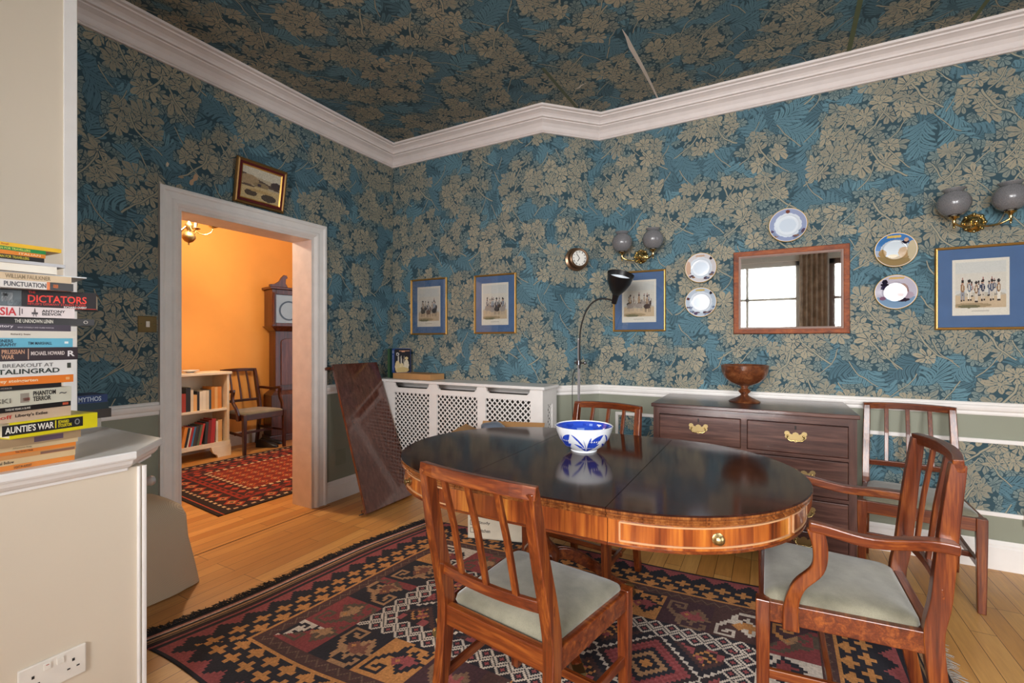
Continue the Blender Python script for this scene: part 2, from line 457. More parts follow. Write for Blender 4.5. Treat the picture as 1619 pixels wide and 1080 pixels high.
# ================================================================== THE SETTING
LX = -2.99; CH_ = 2.97; YB = 3.53; YA = 3.19; YW = -1.4; XR = 3.0
PATH = [(LX, YW), (LX, YA), (-1.49, YA), (-1.163, YB), (XR, YB)]
def wall_poly(name, quads, mat, th=None, kind='structure'):
    """quads: list of (p0, p1, z0, z1) vertical rectangles, uv in metres along the run"""
    bm = bmesh.new(); uvl = bm.loops.layers.uv.new('UV')
    for p0, p1, z0, z1, u0 in quads:
        d = math.hypot(p1[0]-p0[0], p1[1]-p0[1])
        vs = [bm.verts.new((p0[0], p0[1], z0)), bm.verts.new((p1[0], p1[1], z0)), bm.verts.new((p1[0], p1[1], z1)), bm.verts.new((p0[0], p0[1], z1))]
        f = bm.faces.new(vs)
        for lp, uv in zip(f.loops, ((u0, z0), (u0+d, z0), (u0+d, z1), (u0, z1))): lp[uvl].uv = uv
    me = bpy.data.meshes.new(name); bm.to_mesh(me); bm.free(); me.materials.append(mat)
    o = bpy.data.objects.new(name, me); COL.objects.link(o)
    if kind: o['kind'] = kind
    return o
def solid_wall(name, boxes, mat):
    """solid wall pieces; UV: metres along the longer horizontal side, and height"""
    bm = bmesh.new(); uvl = bm.loops.layers.uv.new('UV')
    for x0, x1, y0, y1, z0, z1 in boxes:
        vs = [bm.verts.new(p) for p in ((x0, y0, z0), (x1, y0, z0), (x1, y1, z0), (x0, y1, z0), (x0, y0, z1), (x1, y0, z1), (x1, y1, z1), (x0, y1, z1))]
        for f in ((0, 3, 2, 1), (4, 5, 6, 7), (0, 1, 5, 4), (1, 2, 6, 5), (2, 3, 7, 6), (3, 0, 4, 7)):
            fc = bm.faces.new([vs[i] for i in f])
            n = fc.normal; fc.normal_update(); n = fc.normal
            for lp in fc.loops:
                c = lp.vert.co
                lp[uvl].uv = (c.x, c.z) if abs(n.y) > .5 else ((c.y+5, c.z) if abs(n.x) > .5 else (c.x, c.y))
    me = bpy.data.meshes.new(name); bm.to_mesh(me); bm.free(); me.materials.append(mat)
    o = bpy.data.objects.new(name, me); COL.objects.link(o); o['kind'] = 'structure'
    return o
DR = 0.90   # dado line
OP = (1.43, 2.35, 2.03)   # doorway y0,y1,top
TW = 0.22
# left wall, solid, in upper (papered) and lower (green) pieces
solid_wall('wall_left', [(LX-TW, LX, YW, OP[0], DR, CH_), (LX-TW, LX, OP[1], YA+0.3, DR, CH_), (LX-TW, LX, OP[0], OP[1], OP[2], CH_)], M_paper)
solid_wall('wall_left_dado', [(LX-TW, LX, YW, OP[0], 0, DR), (LX-TW, LX, OP[1], YA+0.3, 0, DR)], M_green)
def prism_wall(name, poly, z0, z1, mat):
    bm = bmesh.new(); uvl = bm.loops.layers.uv.new('UV'); n = len(poly); u = 0
    a = [bm.verts.new((x, y, z0)) for x, y in poly]; c = [bm.verts.new((x, y, z1)) for x, y in poly]
    for i in range(n):
        j = (i+1) % n; d = math.dist(poly[i], poly[j]); f = bm.faces.new((a[i], a[j], c[j], c[i]))
        for lp, uv in zip(f.loops, ((u, z0), (u+d, z0), (u+d, z1), (u, z1))): lp[uvl].uv = uv
        u += d
    bm.faces.new(a[::-1]); bm.faces.new(c)
    me = bpy.data.meshes.new(name); bm.to_mesh(me); bm.free(); me.materials.append(mat)
    o = bpy.data.objects.new(name, me); COL.objects.link(o); o['kind'] = 'structure'; return o
bp = [(LX, YA), (-1.49, YA), (-1.163, YB), (XR, YB), (XR+0.2, YB+0.2), (LX-0.2, YB+0.2), (LX-0.2, YA)]
prism_wall('wall_back', bp, DR, CH_, M_paper)
prism_wall('wall_back_dado', bp, 0, DR, M_green)
# right-hand wall and the wall behind the camera with their windows
WZ0, WZ1 = 0.75, 2.5
solid_wall('wall_right', [(XR, XR+0.2, YW-0.2, 0.1, 0, CH_), (XR, XR+0.2, 1.7, YB+0.2, 0, CH_), (XR, XR+0.2, 0.1, 1.7, 0, WZ0), (XR, XR+0.2, 0.1, 1.7, WZ1, CH_)], M_paper)
solid_wall('wall_front', [(LX-TW, -1.05, YW-0.2, YW, 0, CH_), (0.45, 0.8, YW-0.2, YW, 0, CH_), (1.9, XR, YW-0.2, YW, 0, CH_),
    (-1.05, 0.45, YW-0.2, YW, 0, WZ0), (-1.05, 0.45, YW-0.2, YW, WZ1, CH_), (0.8, 1.9, YW-0.2, YW, 0, WZ0), (0.8, 1.9, YW-0.2, YW, WZ1, CH_)], M_cream)
def window(name, x0, x1, nx, nz, mat, rot=False):
    m = MB(); w = 0.08; dpt = 0.06; th = 0.045
    def bx(a, b_, z0, z1, d0=0, d1=dpt):
        if rot: m.box(XR+d0, XR+d1+0.05, a, b_, z0, z1)
        else: m.box(a, b_, YW-d1-0.05, YW-d0, z0, z1)
    bx(x0, x0+w, WZ0, WZ1); bx(x1-w, x1, WZ0, WZ1); bx(x0, x1, WZ0, WZ0+w); bx(x0, x1, WZ1-w, WZ1)
    for i in range(1, nx): c = x0+(x1-x0)*i/nx; bx(c-th/2, c+th/2, WZ0, WZ1, 0.02)
    for i in range(1, nz): c = WZ0+(WZ1-WZ0)*i/nz; bx(x0, x1, c-th/2, c+th/2, 0.02)
    o = m.build(name, mat, kind='structure', bevel=0.004)
    g = MB()
    if rot: g.box(XR+0.06, XR+0.064, x0+w, x1-w, WZ0+w, WZ1-w)
    else: g.box(x0+w, x1-w, YW-0.064, YW-0.06, WZ0+w, WZ1-w)
    g.build('glass_pane', M_pane, o)
    a = MB(); q = 0.09
    def b2(p0, p1, z0, z1):
        if rot: a.box(XR-0.025, XR, p0, p1, z0, z1)
        else: a.box(p0, p1, YW, YW+0.025, z0, z1)
    b2(x0-q, x0, WZ0-0.05, WZ1+q); b2(x1, x1+q, WZ0-0.05, WZ1+q); b2(x0, x1, WZ1, WZ1+q); b2(x0-q-0.02, x1+q+0.02, WZ0-0.09, WZ0-0.05)
    a.build('window_architrave', M_white, o, bevel=0.004)
window('window_1', -1.05, 0.45, 2, 3, M_white)
window('window_2', 0.8, 1.9, 3, 3, flat('#7c5f50', .6))
window('window_3', 0.1, 1.7, 3, 3, M_white, True)
ct = MB()
ct.loft([[(x, YW+.05+.018*math.sin((x-.42)*95)+o, z) for x in np.linspace(.42, .78, 49)]+[(x, YW+.055+.018*math.sin((x-.42)*95)+o, z) for x in np.linspace(.78, .42, 49)] for z, o in ((.03, 0), (2.62, 0))])
ct = ct.build('curtain', flat('#b8a290', .9, var=.3, scale=9), smooth=60); ct['label'] = 'tan patterned curtain hanging between the two windows, seen in the mirror'; ct['category'] = 'curtain'
# ceiling of the dining room, floors
def slab(name, poly, z0, z1, mat, uvs=1.0):
    bm = bmesh.new(); uvl = bm.loops.layers.uv.new('UV')
    a = [bm.verts.new((x, y, z0)) for x, y in poly]; c = [bm.verts.new((x, y, z1)) for x, y in poly]; n = len(poly)
    for i in range(n): bm.faces.new((a[i], a[(i+1) % n], c[(i+1) % n], c[i]))
    bm.faces.new(a[::-1]); bm.faces.new(c)
    for f in bm.faces:
        for lp in f.loops: lp[uvl].uv = (lp.vert.co.x*uvs+9, lp.vert.co.y*uvs+4)
    me = bpy.data.meshes.new(name); bm.to_mesh(me); bm.free(); me.materials.append(mat)
    o = bpy.data.objects.new(name, me); COL.objects.link(o); o['kind'] = 'structure'; return o
slab('ceiling', [(LX-TW, YW-0.2), (XR+0.2, YW-0.2), (XR+0.2, YB+0.2), (LX-TW, YB+0.2)], CH_, CH_+0.1, M_paper)
slab('floor', [(-6.2, YW-0.2), (XR+0.2, YW-0.2), (XR+0.2, 5.2), (-6.2, 5.2)], -0.1, 0, M_floor)
# sweep of a moulding along the wall line, mitred at the corners
def moulding(name, path, prof, mat, kind='structure', parent=None):
    P = [Vector((x, y)) for x, y in path]; n = len(P); rings = []
    for i, p in enumerate(P):
        d0 = (P[i]-P[i-1]).normalized() if i else None
        d1 = (P[i+1]-P[i]).normalized() if i < n-1 else None
        n0 = Vector((d0.y, -d0.x)) if d0 else None; n1 = Vector((d1.y, -d1.x)) if d1 else None
        if n0 is None: m = n1
        elif n1 is None: m = n0
        else: m = (n0+n1).normalized(); m = m/m.dot(n0)
        rings.append([(p.x+m.x*o, p.y+m.y*o, z) for o, z in prof])
    mb = MB(); mb.loft(rings); return mb.build(name, mat, parent, kind=kind)
H0 = 2.82
corn = [(0, H0), (0.014, H0), (0.018, H0+0.006), (0.014, H0+0.012), (0.020, H0+0.014), (0.024, H0+0.022), (0.030, H0+0.042), (0.045, H0+0.062), (0.066, H0+0.075),
        (0.070, H0+0.076), (0.070, H0+0.084), (0.086, H0+0.086), (0.088, H0+0.098), (0.098, H0+0.110), (0.118, H0+0.121), (0.128, H0+0.124), (0.130, H0+0.132), (0.148, H0+0.136), (0.150, CH_), (0, CH_)]
moulding('trim_1', PATH, corn, M_cornice)
rail = [(0, .842), (.010, .842), (.013, .850), (.012, .862), (.020, .870), (.024, .884), (.024, .896), (.014, .900), (.016, .908), (.012, .914), (0, .914)]
moulding('trim_2', [(LX, YW), (LX, OP[0]-0.085)], rail, M_white)
moulding('trim_3', [(LX, OP[1]+0.1), (LX, YA), (-1.49, YA), (-1.163, YB), (XR, YB)], rail, M_white)
base = [(0, 0), (.018, 0), (.018, .12), (.014, .128), (.014, .138), (.008, .150), (.006, .158), (0, .158)]
moulding('baseboard_left', [(LX, OP[1]+0.1), (LX, YA), (-1.49, YA)], base, M_white)
moulding('baseboard_back', [(-1.49, YA), (-1.163, YB), (XR, YB)], base, M_white)
moulding('baseboard_left_near', [(LX, YW), (LX, OP[0]-0.085)], base, M_white)
# framed wallpaper panels under the dado rail of the back wall
def panel(name, x0, x1, z0, z1):
    w = 0.024; m = MB()
    m.box(x0, x1, YB-0.014, YB, z1-w, z1).box(x0, x1, YB-0.014, YB, z0, z0+w).box(x0, x0+w, YB-0.0141, YB, z0, z1).box(x1-w, x1, YB-0.0141, YB, z0, z1)
    o = m.build(name, M_white, kind='structure', bevel=0.004)
    p = wall_poly('panel_wallpaper', [((x0+0.01, YB-0.004), (x1-0.01, YB-0.004), z0+0.01, z1-0.01, x0)], M_paper, kind=None)
    p.parent = o
panel('trim_4', -1.03, 0.36, 0.29, 0.712)
panel('trim_5', 0.515, 1.95, 0.29, 0.712)
# doorway: architrave and lining
def architrave(name, y0, y1, top, x, sgn):
    w = 0.10; m = MB()
    prof = [(0, 0), (0, .024), (.012, .028), (.022, .026), (.028, .018), (.062, .015), (.070, .020), (.084, .018), (.096, .008), (w, .006), (w, 0)]
    def ring(py, pz, dy, dz): return [(x+sgn*d, py+dy*(w-o), pz+dz*(w-o)) for o, d in prof]
    m.loft([ring(y0, 0, -1, 0), ring(y0, top, -1, 1), ring(y1, top, 1, 1), ring(y1, 0, 1, 0)])
    return m.build(name, M_white, kind='structure')
architrave('trim_6', OP[0], OP[1], OP[2], LX, 1)
architrave('trim_7', OP[0], OP[1], OP[2], LX-TW, -1)
m = MB(); m.box(LX-TW, LX, OP[0]-0.001, OP[0]+0.02, 0, OP[2]-.02).box(LX-TW, LX, OP[1]-0.02, OP[1]+0.001, 0, OP[2]-.02).box(LX-TW, LX, OP[0], OP[1], OP[2]-0.02, OP[2]+0.001)
m.build('door_1', flat('#e6dcd6', 0.45), kind='structure')
MB().box(LX+0.055, LX+0.061, 0.9, OP[1]+.1, 0.0002, 0.0012).build('trim_9', flat('#2c1a0f', 0.8), kind='structure')
# torn ceiling paper, seams and chipped plaster by the door frame
def strip(name, pts, w, hexc, z=CH_-0.0015, kind='structure'):
    mb = MB(); n = len(pts); L, Rr_ = [], []
    for i, p in enumerate(pts):
        a, b_ = Vector(pts[max(i-1, 0)]), Vector(pts[min(i+1, n-1)]); d = (b_-a).normalized(); nn = Vector((-d.y, d.x))
        ww = w[i] if isinstance(w, (list, tuple)) else w
        L.append((p[0]+nn.x*ww, p[1]+nn.y*ww)); Rr_.append((p[0]-nn.x*ww, p[1]-nn.y*ww))
    mb.loft([[(l[0], l[1], z), (r[0], r[1], z), (r[0], r[1], z+0.001), (l[0], l[1], z+0.001)] for l, r in zip(L, Rr_)])
    return mb.build(name, flat(hexc, 0.9), kind=kind)
strip('trim_10', [(-0.705, 2.54), (-0.70, 2.62), (-0.703, 2.72), (-0.692, 2.95), (-0.686, 3.2), (-0.684, 3.385)], [.001, .007, .013, .011, .007, .005], '#d9cfc4')
strip('trim_11', [(-1.243, 2.66), (-1.24, 2.9), (-1.233, 3.26)], .011, '#5a6350')
strip('trim_12', [(-1.15, 2.99), (-1.12, 2.985), (-1.10, 2.965), (-1.06, 2.955)], [.002, .006, .005, .001], '#cfc6ba')
strip('trim_13', [(0.40, 2.6), (0.406, 2.9), (0.418, 3.38)], .012, '#5f684a')
strip('trim_14', [(0.99, 2.9), (0.957, 3.38)], .010, '#5f684a')
def patch(name, pts, hexc):
    MB().loft([[(LX, y, z) for y, z in pts], [(LX+0.002, y, z) for y, z in pts]]).build(name, flat(hexc, 0.9), kind='structure')
patch('trim_15', [(1.50, 2.172), (1.512, 2.18), (1.515, 2.20), (1.535, 2.215), (1.54, 2.24), (1.525, 2.25), (1.515, 2.235), (1.51, 2.215), (1.495, 2.20), (1.49, 2.182)], '#b99a7c')
patch('trim_16', [(1.34, 2.03), (1.352, 2.06), (1.345, 2.10), (1.352, 2.14), (1.338, 2.15), (1.33, 2.10), (1.332, 2.06)], '#cfc2b0')
patch('trim_17', [(1.372, 2.24), (1.38, 2.245), (1.385, 2.262), (1.375, 2.27), (1.369, 2.255)], '#c9b9a0')
patch('trim_18', [(1.43, 2.20), (1.45, 2.198), (1.462, 2.205), (1.455, 2.213), (1.437, 2.21)], '#a08a70')

# ---------------- next room
OXW = -5.62
solid_wall('wall_far_left', [(OXW-0.1, OXW, -0.2, 5.2, 0, 2.9)], M_orange)
solid_wall('wall_far_back', [(OXW, LX-TW, 4.7, 4.8, 0, 2.9)], M_orange)
solid_wall('wall_far_front', [(OXW, LX-TW, -0.2, -0.1, 0, 2.9)], M_orange)
slab('ceiling_far', [(OXW, -0.2), (LX-TW, -0.2), (LX-TW, 4.8), (OXW, 4.8)], 2.9, 3.0, flat('#e8dccb', 0.7))
moulding('baseboard_far', [(OXW, -0.1), (OXW, 4.7)], base, flat('#e2d8c8', 0.5))

# ================================================================== RUGS
NAVY, BLK, PINK, ORG, WHT, BRN, TAN, RED, PLUM, DRK = '#201d27', '#18141b', '#96494a', '#bd8148', '#cdbfb0', '#4c302d', '#a57c58', '#86393a', '#45292f', '#2c2023'
HOOK = ["###############",
        "#.............#",
        "#.####.........",
        "#.#..#...#.....",
        "#.#.##..###..##",
        "#.#....##.##..#",
        "#.##.###...####",
        "#..###..+++..##",
        "####...+++###..",
        "#..##.##.##....",
        "##..##.##......",
        ".....###..##.#.",
        "......#...#..#.",
        ".........####.#",
        "###############"]
HOOK2 = ["...............",
         ".######........",
         ".#....#........",
         ".#.##.#...#....",
         ".#..###..###...",
         ".#......##+##..",
         ".##.....##+##..",
         "..##...##+++##.",
         "...#####++ ++##",
         "....####+++##..",
         ".....###.##....",
         ".....##.##..##.",
         ".....##..#...#.",
         "......#.....##.",
         ".......######.."]
def kilim(nx, ny, seed=3):
    r = np.random.RandomState(seed); cv = Canvas(nx, ny, NAVY)
    a = np.zeros((ny, nx), dtype=object); a[:] = NAVY
    END = 20
    for j in range(ny):
        for i in range(nx):
            du = min(i, nx-1-i); dv = min(j, ny-1-j)
            side_near = (i < nx/2)
            if du < END:
                c = BLK
                if du in (4, 5): c = '#b9796c'
                elif du in (6,): c = WHT
                elif du in (9, 10): c = TAN
                elif du == 12: c = '#8a6a4a'
                elif 13 <= du <= 15: c = '#2b1a1d'
                elif du in (17, 18): c = PINK
                a[j, i] = c; continue
            bu = du-END
            if bu < dv: b_, t = bu, j
            else: b_, t = dv, i
            c = NAVY
            if b_ < 2: c = NAVY
            elif b_ < 12:
                k = t % 16; h = (8-abs(k-8))
                h = (h//2)*2
                c = PINK if (b_-3) < h+0.5 else NAVY
            elif b_ < 14: c = NAVY
            elif b_ < 32:
                # rows of stepped stars
                row = 0 if b_ < 23 else 1
                cy = 18 if row == 0 else 27; k = (t+(0 if row == 0 else 7)) % 14-7
                dx, dy = abs(k), abs(b_-cy)
                star = (dx+dy < 5 and not (dx == dy and dx > 1)) or (dx <= 1 and dy <= 4) or (dy <= 1 and dx <= 5)
                c = ORG if star else NAVY
                if row == 1 and b_ > 28 and dx+dy < 6: c = ORG
            elif b_ < 34: c = ORG
            elif b_ < 42:
                k = (t+b_) % 6
                c = '#6d5546' if (abs((t % 8)-4) == (b_-36)) else BRN
            elif b_ < 74:
                s_ = 32; q = (t-62)//s_; lt = (t-62) % s_; lb = b_-42
                pal = [(PLUM, ORG, RED), (NAVY, TAN, '#7a4a3c'), (BRN, WHT, ORG), (RED, '#5a4a3c', TAN), (PLUM, '#7d5f4a', PINK), (WHT, NAVY, RED), (ORG, NAVY, PINK)][int(q*5+3*(1 if side_near else 0)+(2 if j > ny/2 else 0)) % 7]
                hx, hy = int(lt*15/32), int(lb*15/32)
                cc = HOOK2[hy][hx] if (q % 2 == 0) else HOOK2[14-hy][hx]
                c = pal[0] if cc == '.' else (pal[1] if cc == '#' else pal[2])
                dd = abs(lt-16)+abs(lb-16)
                if dd < 5: c = pal[2]
                if dd < 2: c = ORG
            elif b_ < 90:
                k = (t % 10)-5; d1 = abs(abs(k)+abs(b_-78)); d2 = abs(abs(((t+5) % 10)-5)+abs(b_-85))
                c = NAVY
                if d1 in (4, 5) or d2 in (4, 5): c = WHT
                if d1 < 2 or d2 < 2: c = PINK
            else:
                c = PLUM
                W2 = ny/2; cy = abs(j-W2)
                per = 56
                k = abs(((i-nx/2+per/2) % per)-per/2)
                d = (k//2)*2+(cy//2)*2
                d0 = d
                if d0 < 4: c = ORG
                elif d0 < 8: c = NAVY
                elif d0 < 12: c = TAN
                elif d0 < 16: c = NAVY
                elif d0 < 24: c = PINK if (int(k/2)+int(cy/2)) % 2 else RED
                elif d0 < 28: c = DRK
                elif d0 < 32: c = WHT if (int(k//3)+int(cy//3)) % 2 else NAVY
                elif d0 < 36: c = NAVY
                elif d0 < 40: c = BRN
                else:
                    kk = abs(((i-nx/2) % per)-per/2)
                    c = ORG if kk+cy < 30 and (int(kk//2)+int(cy//2)) % 3 == 0 else (PINK if (i//6+j//6) % 3 == 0 else DRK)
            a[j, i] = c
    for h in set(a.ravel()): cv.a[a == h] = C(h)
    # abrash: bands of dye variation along the weave
    band = 1+0.25*(np.interp(np.arange(nx), np.linspace(0, nx, 34), r.rand(34))-0.5)
    cv.a *= band[None, :, None]
    cv.noise(0.16, seed)
    return cv
rug_c = kilim(408, 236)
RQ = [(-2.33, 0.93), (0.60, 1.02), (0.60, 2.71), (-2.09, 2.60)]
def rugfn(u, v):
    p = [np.array(q) for q in RQ]
    x = (1-u)*(1-v)*p[0][0]+u*(1-v)*p[1][0]+u*v*p[2][0]+(1-u)*v*p[3][0]
    y = (1-u)*(1-v)*p[0][1]+u*(1-v)*p[1][1]+u*v*p[2][1]+(1-u)*v*p[3][1]
    y = y+0.014*np.sin(u*19)*np.clip((0.5-v)*2, 0, 1)-0.012*np.sin(u*11+1)*np.clip((v-.5)*2, 0, 1)
    x = x+0.02*np.sin(v*7)*np.clip(1-u*3, 0, 1)
    z = 0.004+0.001*np.sin(x*17)*np.sin(y*13)
    return x, y, z
rug = rug_c.sheet('patterned_rug', rugfn, M_rug)
sm = rug.modifiers.new('thickness', 'SOLIDIFY'); sm.thickness = 0.003; sm.offset = -1
tag(rug, 'large flatwoven rug with orange stars and cream hooks under the dining table', 'rug')
def fringe(x_fn, y_fn, n, ln, dirx, cols, parent, seed):
    rr = random.Random(seed); m = MB()
    for i in range(n):
        t = i/n; x, y = x_fn(t), y_fn(t)
        a = rr.uniform(-0.8, 0.8); l = ln*rr.uniform(0.5, 1.15); w = 0.004
        dx, dy = dirx[0]*math.cos(a)-dirx[1]*math.sin(a), dirx[0]*math.sin(a)+dirx[1]*math.cos(a)
        b_ = rr.uniform(-.5, .5)
        pts = [(x, y, 0.005), (x+dx*l*.5, y+dy*l*.5, 0.009), (x+dx*l-dy*b_*l*.4, y+dy*l+dx*b_*l*.4, 0.003)]
        m.sweep(pts, [w, w*.9, w*.4], [.003, .003, .002], (-dy, dx, 0))
    return m.build('fringe', flat(cols, 0.95), parent, kind='stuff')
def rq(u, v):
    x, y, z = rugfn(np.array(u), np.array(v)); return float(x), float(y)
fringe(lambda t: rq(0.003, t)[0], lambda t: rq(0.003, t)[1], 520, 0.055, (-0.99, 0.15), '#1d171b', rug, 1)
fringe(lambda t: rq(0.997, t)[0], lambda t: rq(0.997, t)[1], 300, 0.05, (1, 0), '#9a8f84', rug, 2)
# red rug next door
def redrug(nx, ny):
    cv = Canvas(nx, ny, '#7c1f1a'); J, I = np.mgrid[0:ny, 0:nx]
    du = np.minimum(I, nx-1-I); dv = np.minimum(J, ny-1-J)
    b_ = np.minimum(dv, du-5); t = np.where(dv < du-5, I, J)
    cv.mask(b_ < 4, '#20141a')
    cv.mask((b_ >= 4) & (b_ < 6) & ((t//3) % 2 == 0), '#cdb28c')
    cv.mask((b_ >= 4) & (b_ < 6) & ((t//3) % 2 == 1), '#20141a')
    k = np.abs((t % 12)-6)+np.abs(b_-12)
    mm = (b_ >= 6) & (b_ < 19)
    cv.mask(mm, '#2a1218'); cv.mask(mm & (k < 6), '#9c3220'); cv.mask(mm & (k < 4), '#c08a5c'); cv.mask(mm & (k < 2), '#20141a')
    cv.mask((b_ >= 19) & (b_ < 24), '#8f2a1c'); cv.mask((b_ >= 21) & (b_ < 23) & ((t//4) % 2 == 0), '#2a1218')
    k = np.abs((t % 10)-5)+np.abs(b_-28); mm = (b_ >= 24) & (b_ < 33)
    cv.mask(mm, '#3a1519'); cv.mask(mm & (k < 4), '#a8402a')
    cv.mask((b_ >= 33) & (b_ < 36) & ((t//3) % 2 == 0), '#d8bf97'); cv.mask((b_ >= 33) & (b_ < 36) & ((t//3) % 2 == 1), '#5a1c18')
    k = np.abs((I % 10)-5)+np.abs((J % 10)-5); mm = b_ >= 36
    cv.mask(mm, '#7a241a'); cv.mask(mm & (k < 5), '#b5562a'); cv.mask(mm & (k < 3), '#2c141c'); cv.mask(mm & (k < 1.5), '#c9996a')
    cv.mask(du < 5, '#1a1216'); cv.mask(du == 3, '#a8472e'); cv.noise(0.2, 5)
    return cv
rr_ = redrug(230, 140)
RQ2 = [(-3.43, 1.90), (-3.43+.05, 4.5), (-4.95, 4.6), (-5.06, 2.05)]
def rug2fn(u, v):
    p = RQ2
    x = (1-u)*(1-v)*p[0][0]+u*(1-v)*p[1][0]+u*v*p[2][0]+(1-u)*v*p[3][0]
    y = (1-u)*(1-v)*p[0][1]+u*(1-v)*p[1][1]+u*v*p[2][1]+(1-u)*v*p[3][1]
    return x, y, 0.006+0*u
r2 = rr_.sheet('red_rug', rug2fn, M_rug); sm = r2.modifiers.new('thickness', 'SOLIDIFY'); sm.thickness = 0.004; sm.offset = -1
tag(r2, 'deep red and black diamond patterned rug on the floor of the orange room', 'rug')

# ================================================================== CHAIRS
def seat_mesh(wf, wb, d, z, th):
    """upholstered drop-in seat: trapezoid plan, domed"""
    m = MB(); n = 20; rings = []
    def outline(k):
        pts = []
        cor = [(-wb/2+k, -d/2+k), (wb/2-k, -d/2+k), (wf/2-k, d/2-k), (-wf/2+k, d/2-k)]
        rad = 0.03
        for i, (x, y) in enumerate(cor):
            p0 = Vector(cor[i-1]); p1 = Vector((x, y)); p2 = Vector(cor[(i+1) % 4])
            a = p1+(p0-p1).normalized()*rad; b_ = p1+(p2-p1).normalized()*rad
            for t in (0, .25, .5, .75, 1): pts.append(tuple((1-t)**2*a+2*t*(1-t)*p1+t*t*b_))
        return pts
    for k, zz in ((0.004, z), (0, z+th*.25), (0.003, z+th*.5), (0.02, z+th*.74), (0.05, z+th*.87), (0.09, z+th*.96), (0.125, z+th*.99), (0.15, z+th)):
        rings.append([(x, y, zz) for x, y in outline(k)])
    m.loft(rings); return m
def make_chair(name, label, group, arms=False, rail3=3, wb=0.42, wf=0.48, dep=0.43, top=0.885, mats=None, rake=0.085):
    Z, X, Y = mats or (M_chz, M_chx, M_chy)
    t = empty(name, label=label, cat='chair', group=group)
    yb, yf = -dep/2, dep/2; sh = 0.435
    # rear posts run from floor to the top rail, raked
    for sx in (-1, 1):
        xb = sx*(wb/2-0.016)
        pts = smoothpts([(xb, yb-0.060, 0), (xb, yb-0.018, 0.22), (xb, yb+0.004, sh-0.02), (xb, yb-0.012, sh+0.1), (xb*.98, yb-rake*.62, top-0.18), (xb*.96, yb-rake, top-0.012)], 5)
        n = len(pts); MB().sweep(pts, [0.030+0.004*math.sin(PI*i/n) for i in range(n)], [0.033+0.014*math.sin(PI*i/n) for i in range(n)]).build('leg', Z, t, bevel=0.003)
        xf = sx*(wf/2-0.02)
        MB().sweep([(xf, yf-0.02, 0), (xf, yf-0.02, sh-0.07), (xf, yf-0.02, sh+0.002)], [0.030, 0.040, 0.040], [0.030, 0.040, 0.040]).build('leg', Z, t, bevel=0.003)
        # side stretcher
        MB().sweep([(xb, yb-0.016, 0.215), (xf, yf-0.03, 0.205)], [.016, .016], [.028, .028]).build('stretcher', Y, t, bevel=0.002)
    MB().sweep([(-wf/2*0.93, 0.02, 0.205), (wf/2*0.93, 0.02, 0.205)], [.016]*2, [.026]*2, (0, 1, 0)).build('stretcher', X, t, bevel=0.002)
    # seat frame
    m = MB(); h0, h1 = sh-0.062, sh
    m.prism([(-wf/2+.022, yf-.034), (wf/2-.022, yf-.034), (wf/2-.022, yf-.010), (-wf/2+.022, yf-.010)], h0, h1)
    m.prism([(-wb/2+.018, yb-.010), (wb/2-.018, yb-.010), (wb/2-.018, yb+.016), (-wb/2+.018, yb+.016)], h0, h1)
    for sx in (-1, 1):
        q = [(sx*(wb/2-.004), yb), (sx*(wf/2-.004), yf-.02), (sx*(wf/2-.028), yf-.02), (sx*(wb/2-.028), yb)]
        m.prism(q if sx > 0 else q[::-1], h0, h1)
    m.build('seat_frame', X, t, bevel=0.003)
    # reeded edge
    seat_mesh(wf-.046, wb-.05, dep-.045, sh-0.012, 0.048).build('seat', M_velvet, t, smooth=60)
    # back: bowed top rail, lower rail, slats
    def rail_(z, hgt, thick, bow, ybase, nm, dz=0, wd=1.0):
        pts = [(wd*(-wb/2+wb*i/12), ybase-bow*(1-(2*i/12-1)**2), z+dz*(1-(2*i/12-1)**2)) for i in range(13)]
        mm = MB(); mm.sweep(pts, [hgt]*13, [thick]*13, (0, 0.10, 1)); return mm.build(nm, X, t, bevel=0.003)
    yt = yb-rake+.002
    rail_(top-0.016, 0.036, 0.024, 0.030, yt, 'top_rail', 0.006, 0.97)
    zl = sh+0.115; yl = yb-0.008
    rail_(zl, 0.030, 0.018, 0.024, yl, 'back_rail')
    for k in range(rail3):
        f = (k+1)/(rail3+1)*2-1; bow = (1-f*f)
        x = f*(wb/2-0.012)
        p = [(x, yl-0.024*bow, zl+0.008), (x*.98, (yl+yt)/2-0.027*bow+.003, (zl+top)/2), (x*.96, yt-0.030*bow, top-0.026)]
        MB().sweep(p, [0.019]*len(p), [0.012]*len(p)).build('back_slat', Z, t, bevel=0.002)
    if arms:
        ah = 0.70
        for sx in (-1, 1):
            xb = sx*(wb/2-0.01); xo = sx*(wf/2+0.005)
            pts = smoothpts([(xb+sx*.024, yb-0.040, ah-0.012), (xb+sx*.030, yb+0.02, ah-0.010), (xo*1.04, yb+0.15, ah-0.020), (xo*1.06, yb+0.26, ah-0.004), (xo*1.06, yb+0.30, ah)], 5)
            n = len(pts); MB().sweep(pts, [.024+.026*(1-i/n)**2+.006*(i/n) for i in range(n)], [.029]*n).build('armrest', Y, t, bevel=0.006)
            pts = smoothpts([(sx*(wf/2+.004), yb+0.345, sh-0.066), (sx*(wf/2+.008), yb+0.345, sh+0.01), (xo*1.05, yb+0.325, sh+0.08), (xo*1.07, yb+0.280, sh+0.14), (xo*1.07, yb+0.272, sh+0.20), (xo*1.06, yb+0.285, ah-0.004)], 5)
            n = len(pts); MB().sweep(pts, [.024]*n, [.046-.012*math.sin(PI*i/n) for i in range(n)]).build('arm_support', Z, t, bevel=0.004)
    return t
G_CH = 'slat-backed mahogany dining chairs'
ch1 = make_chair('dining_chair', 'slat-backed mahogany side chair in the foreground, its back to us', G_CH)
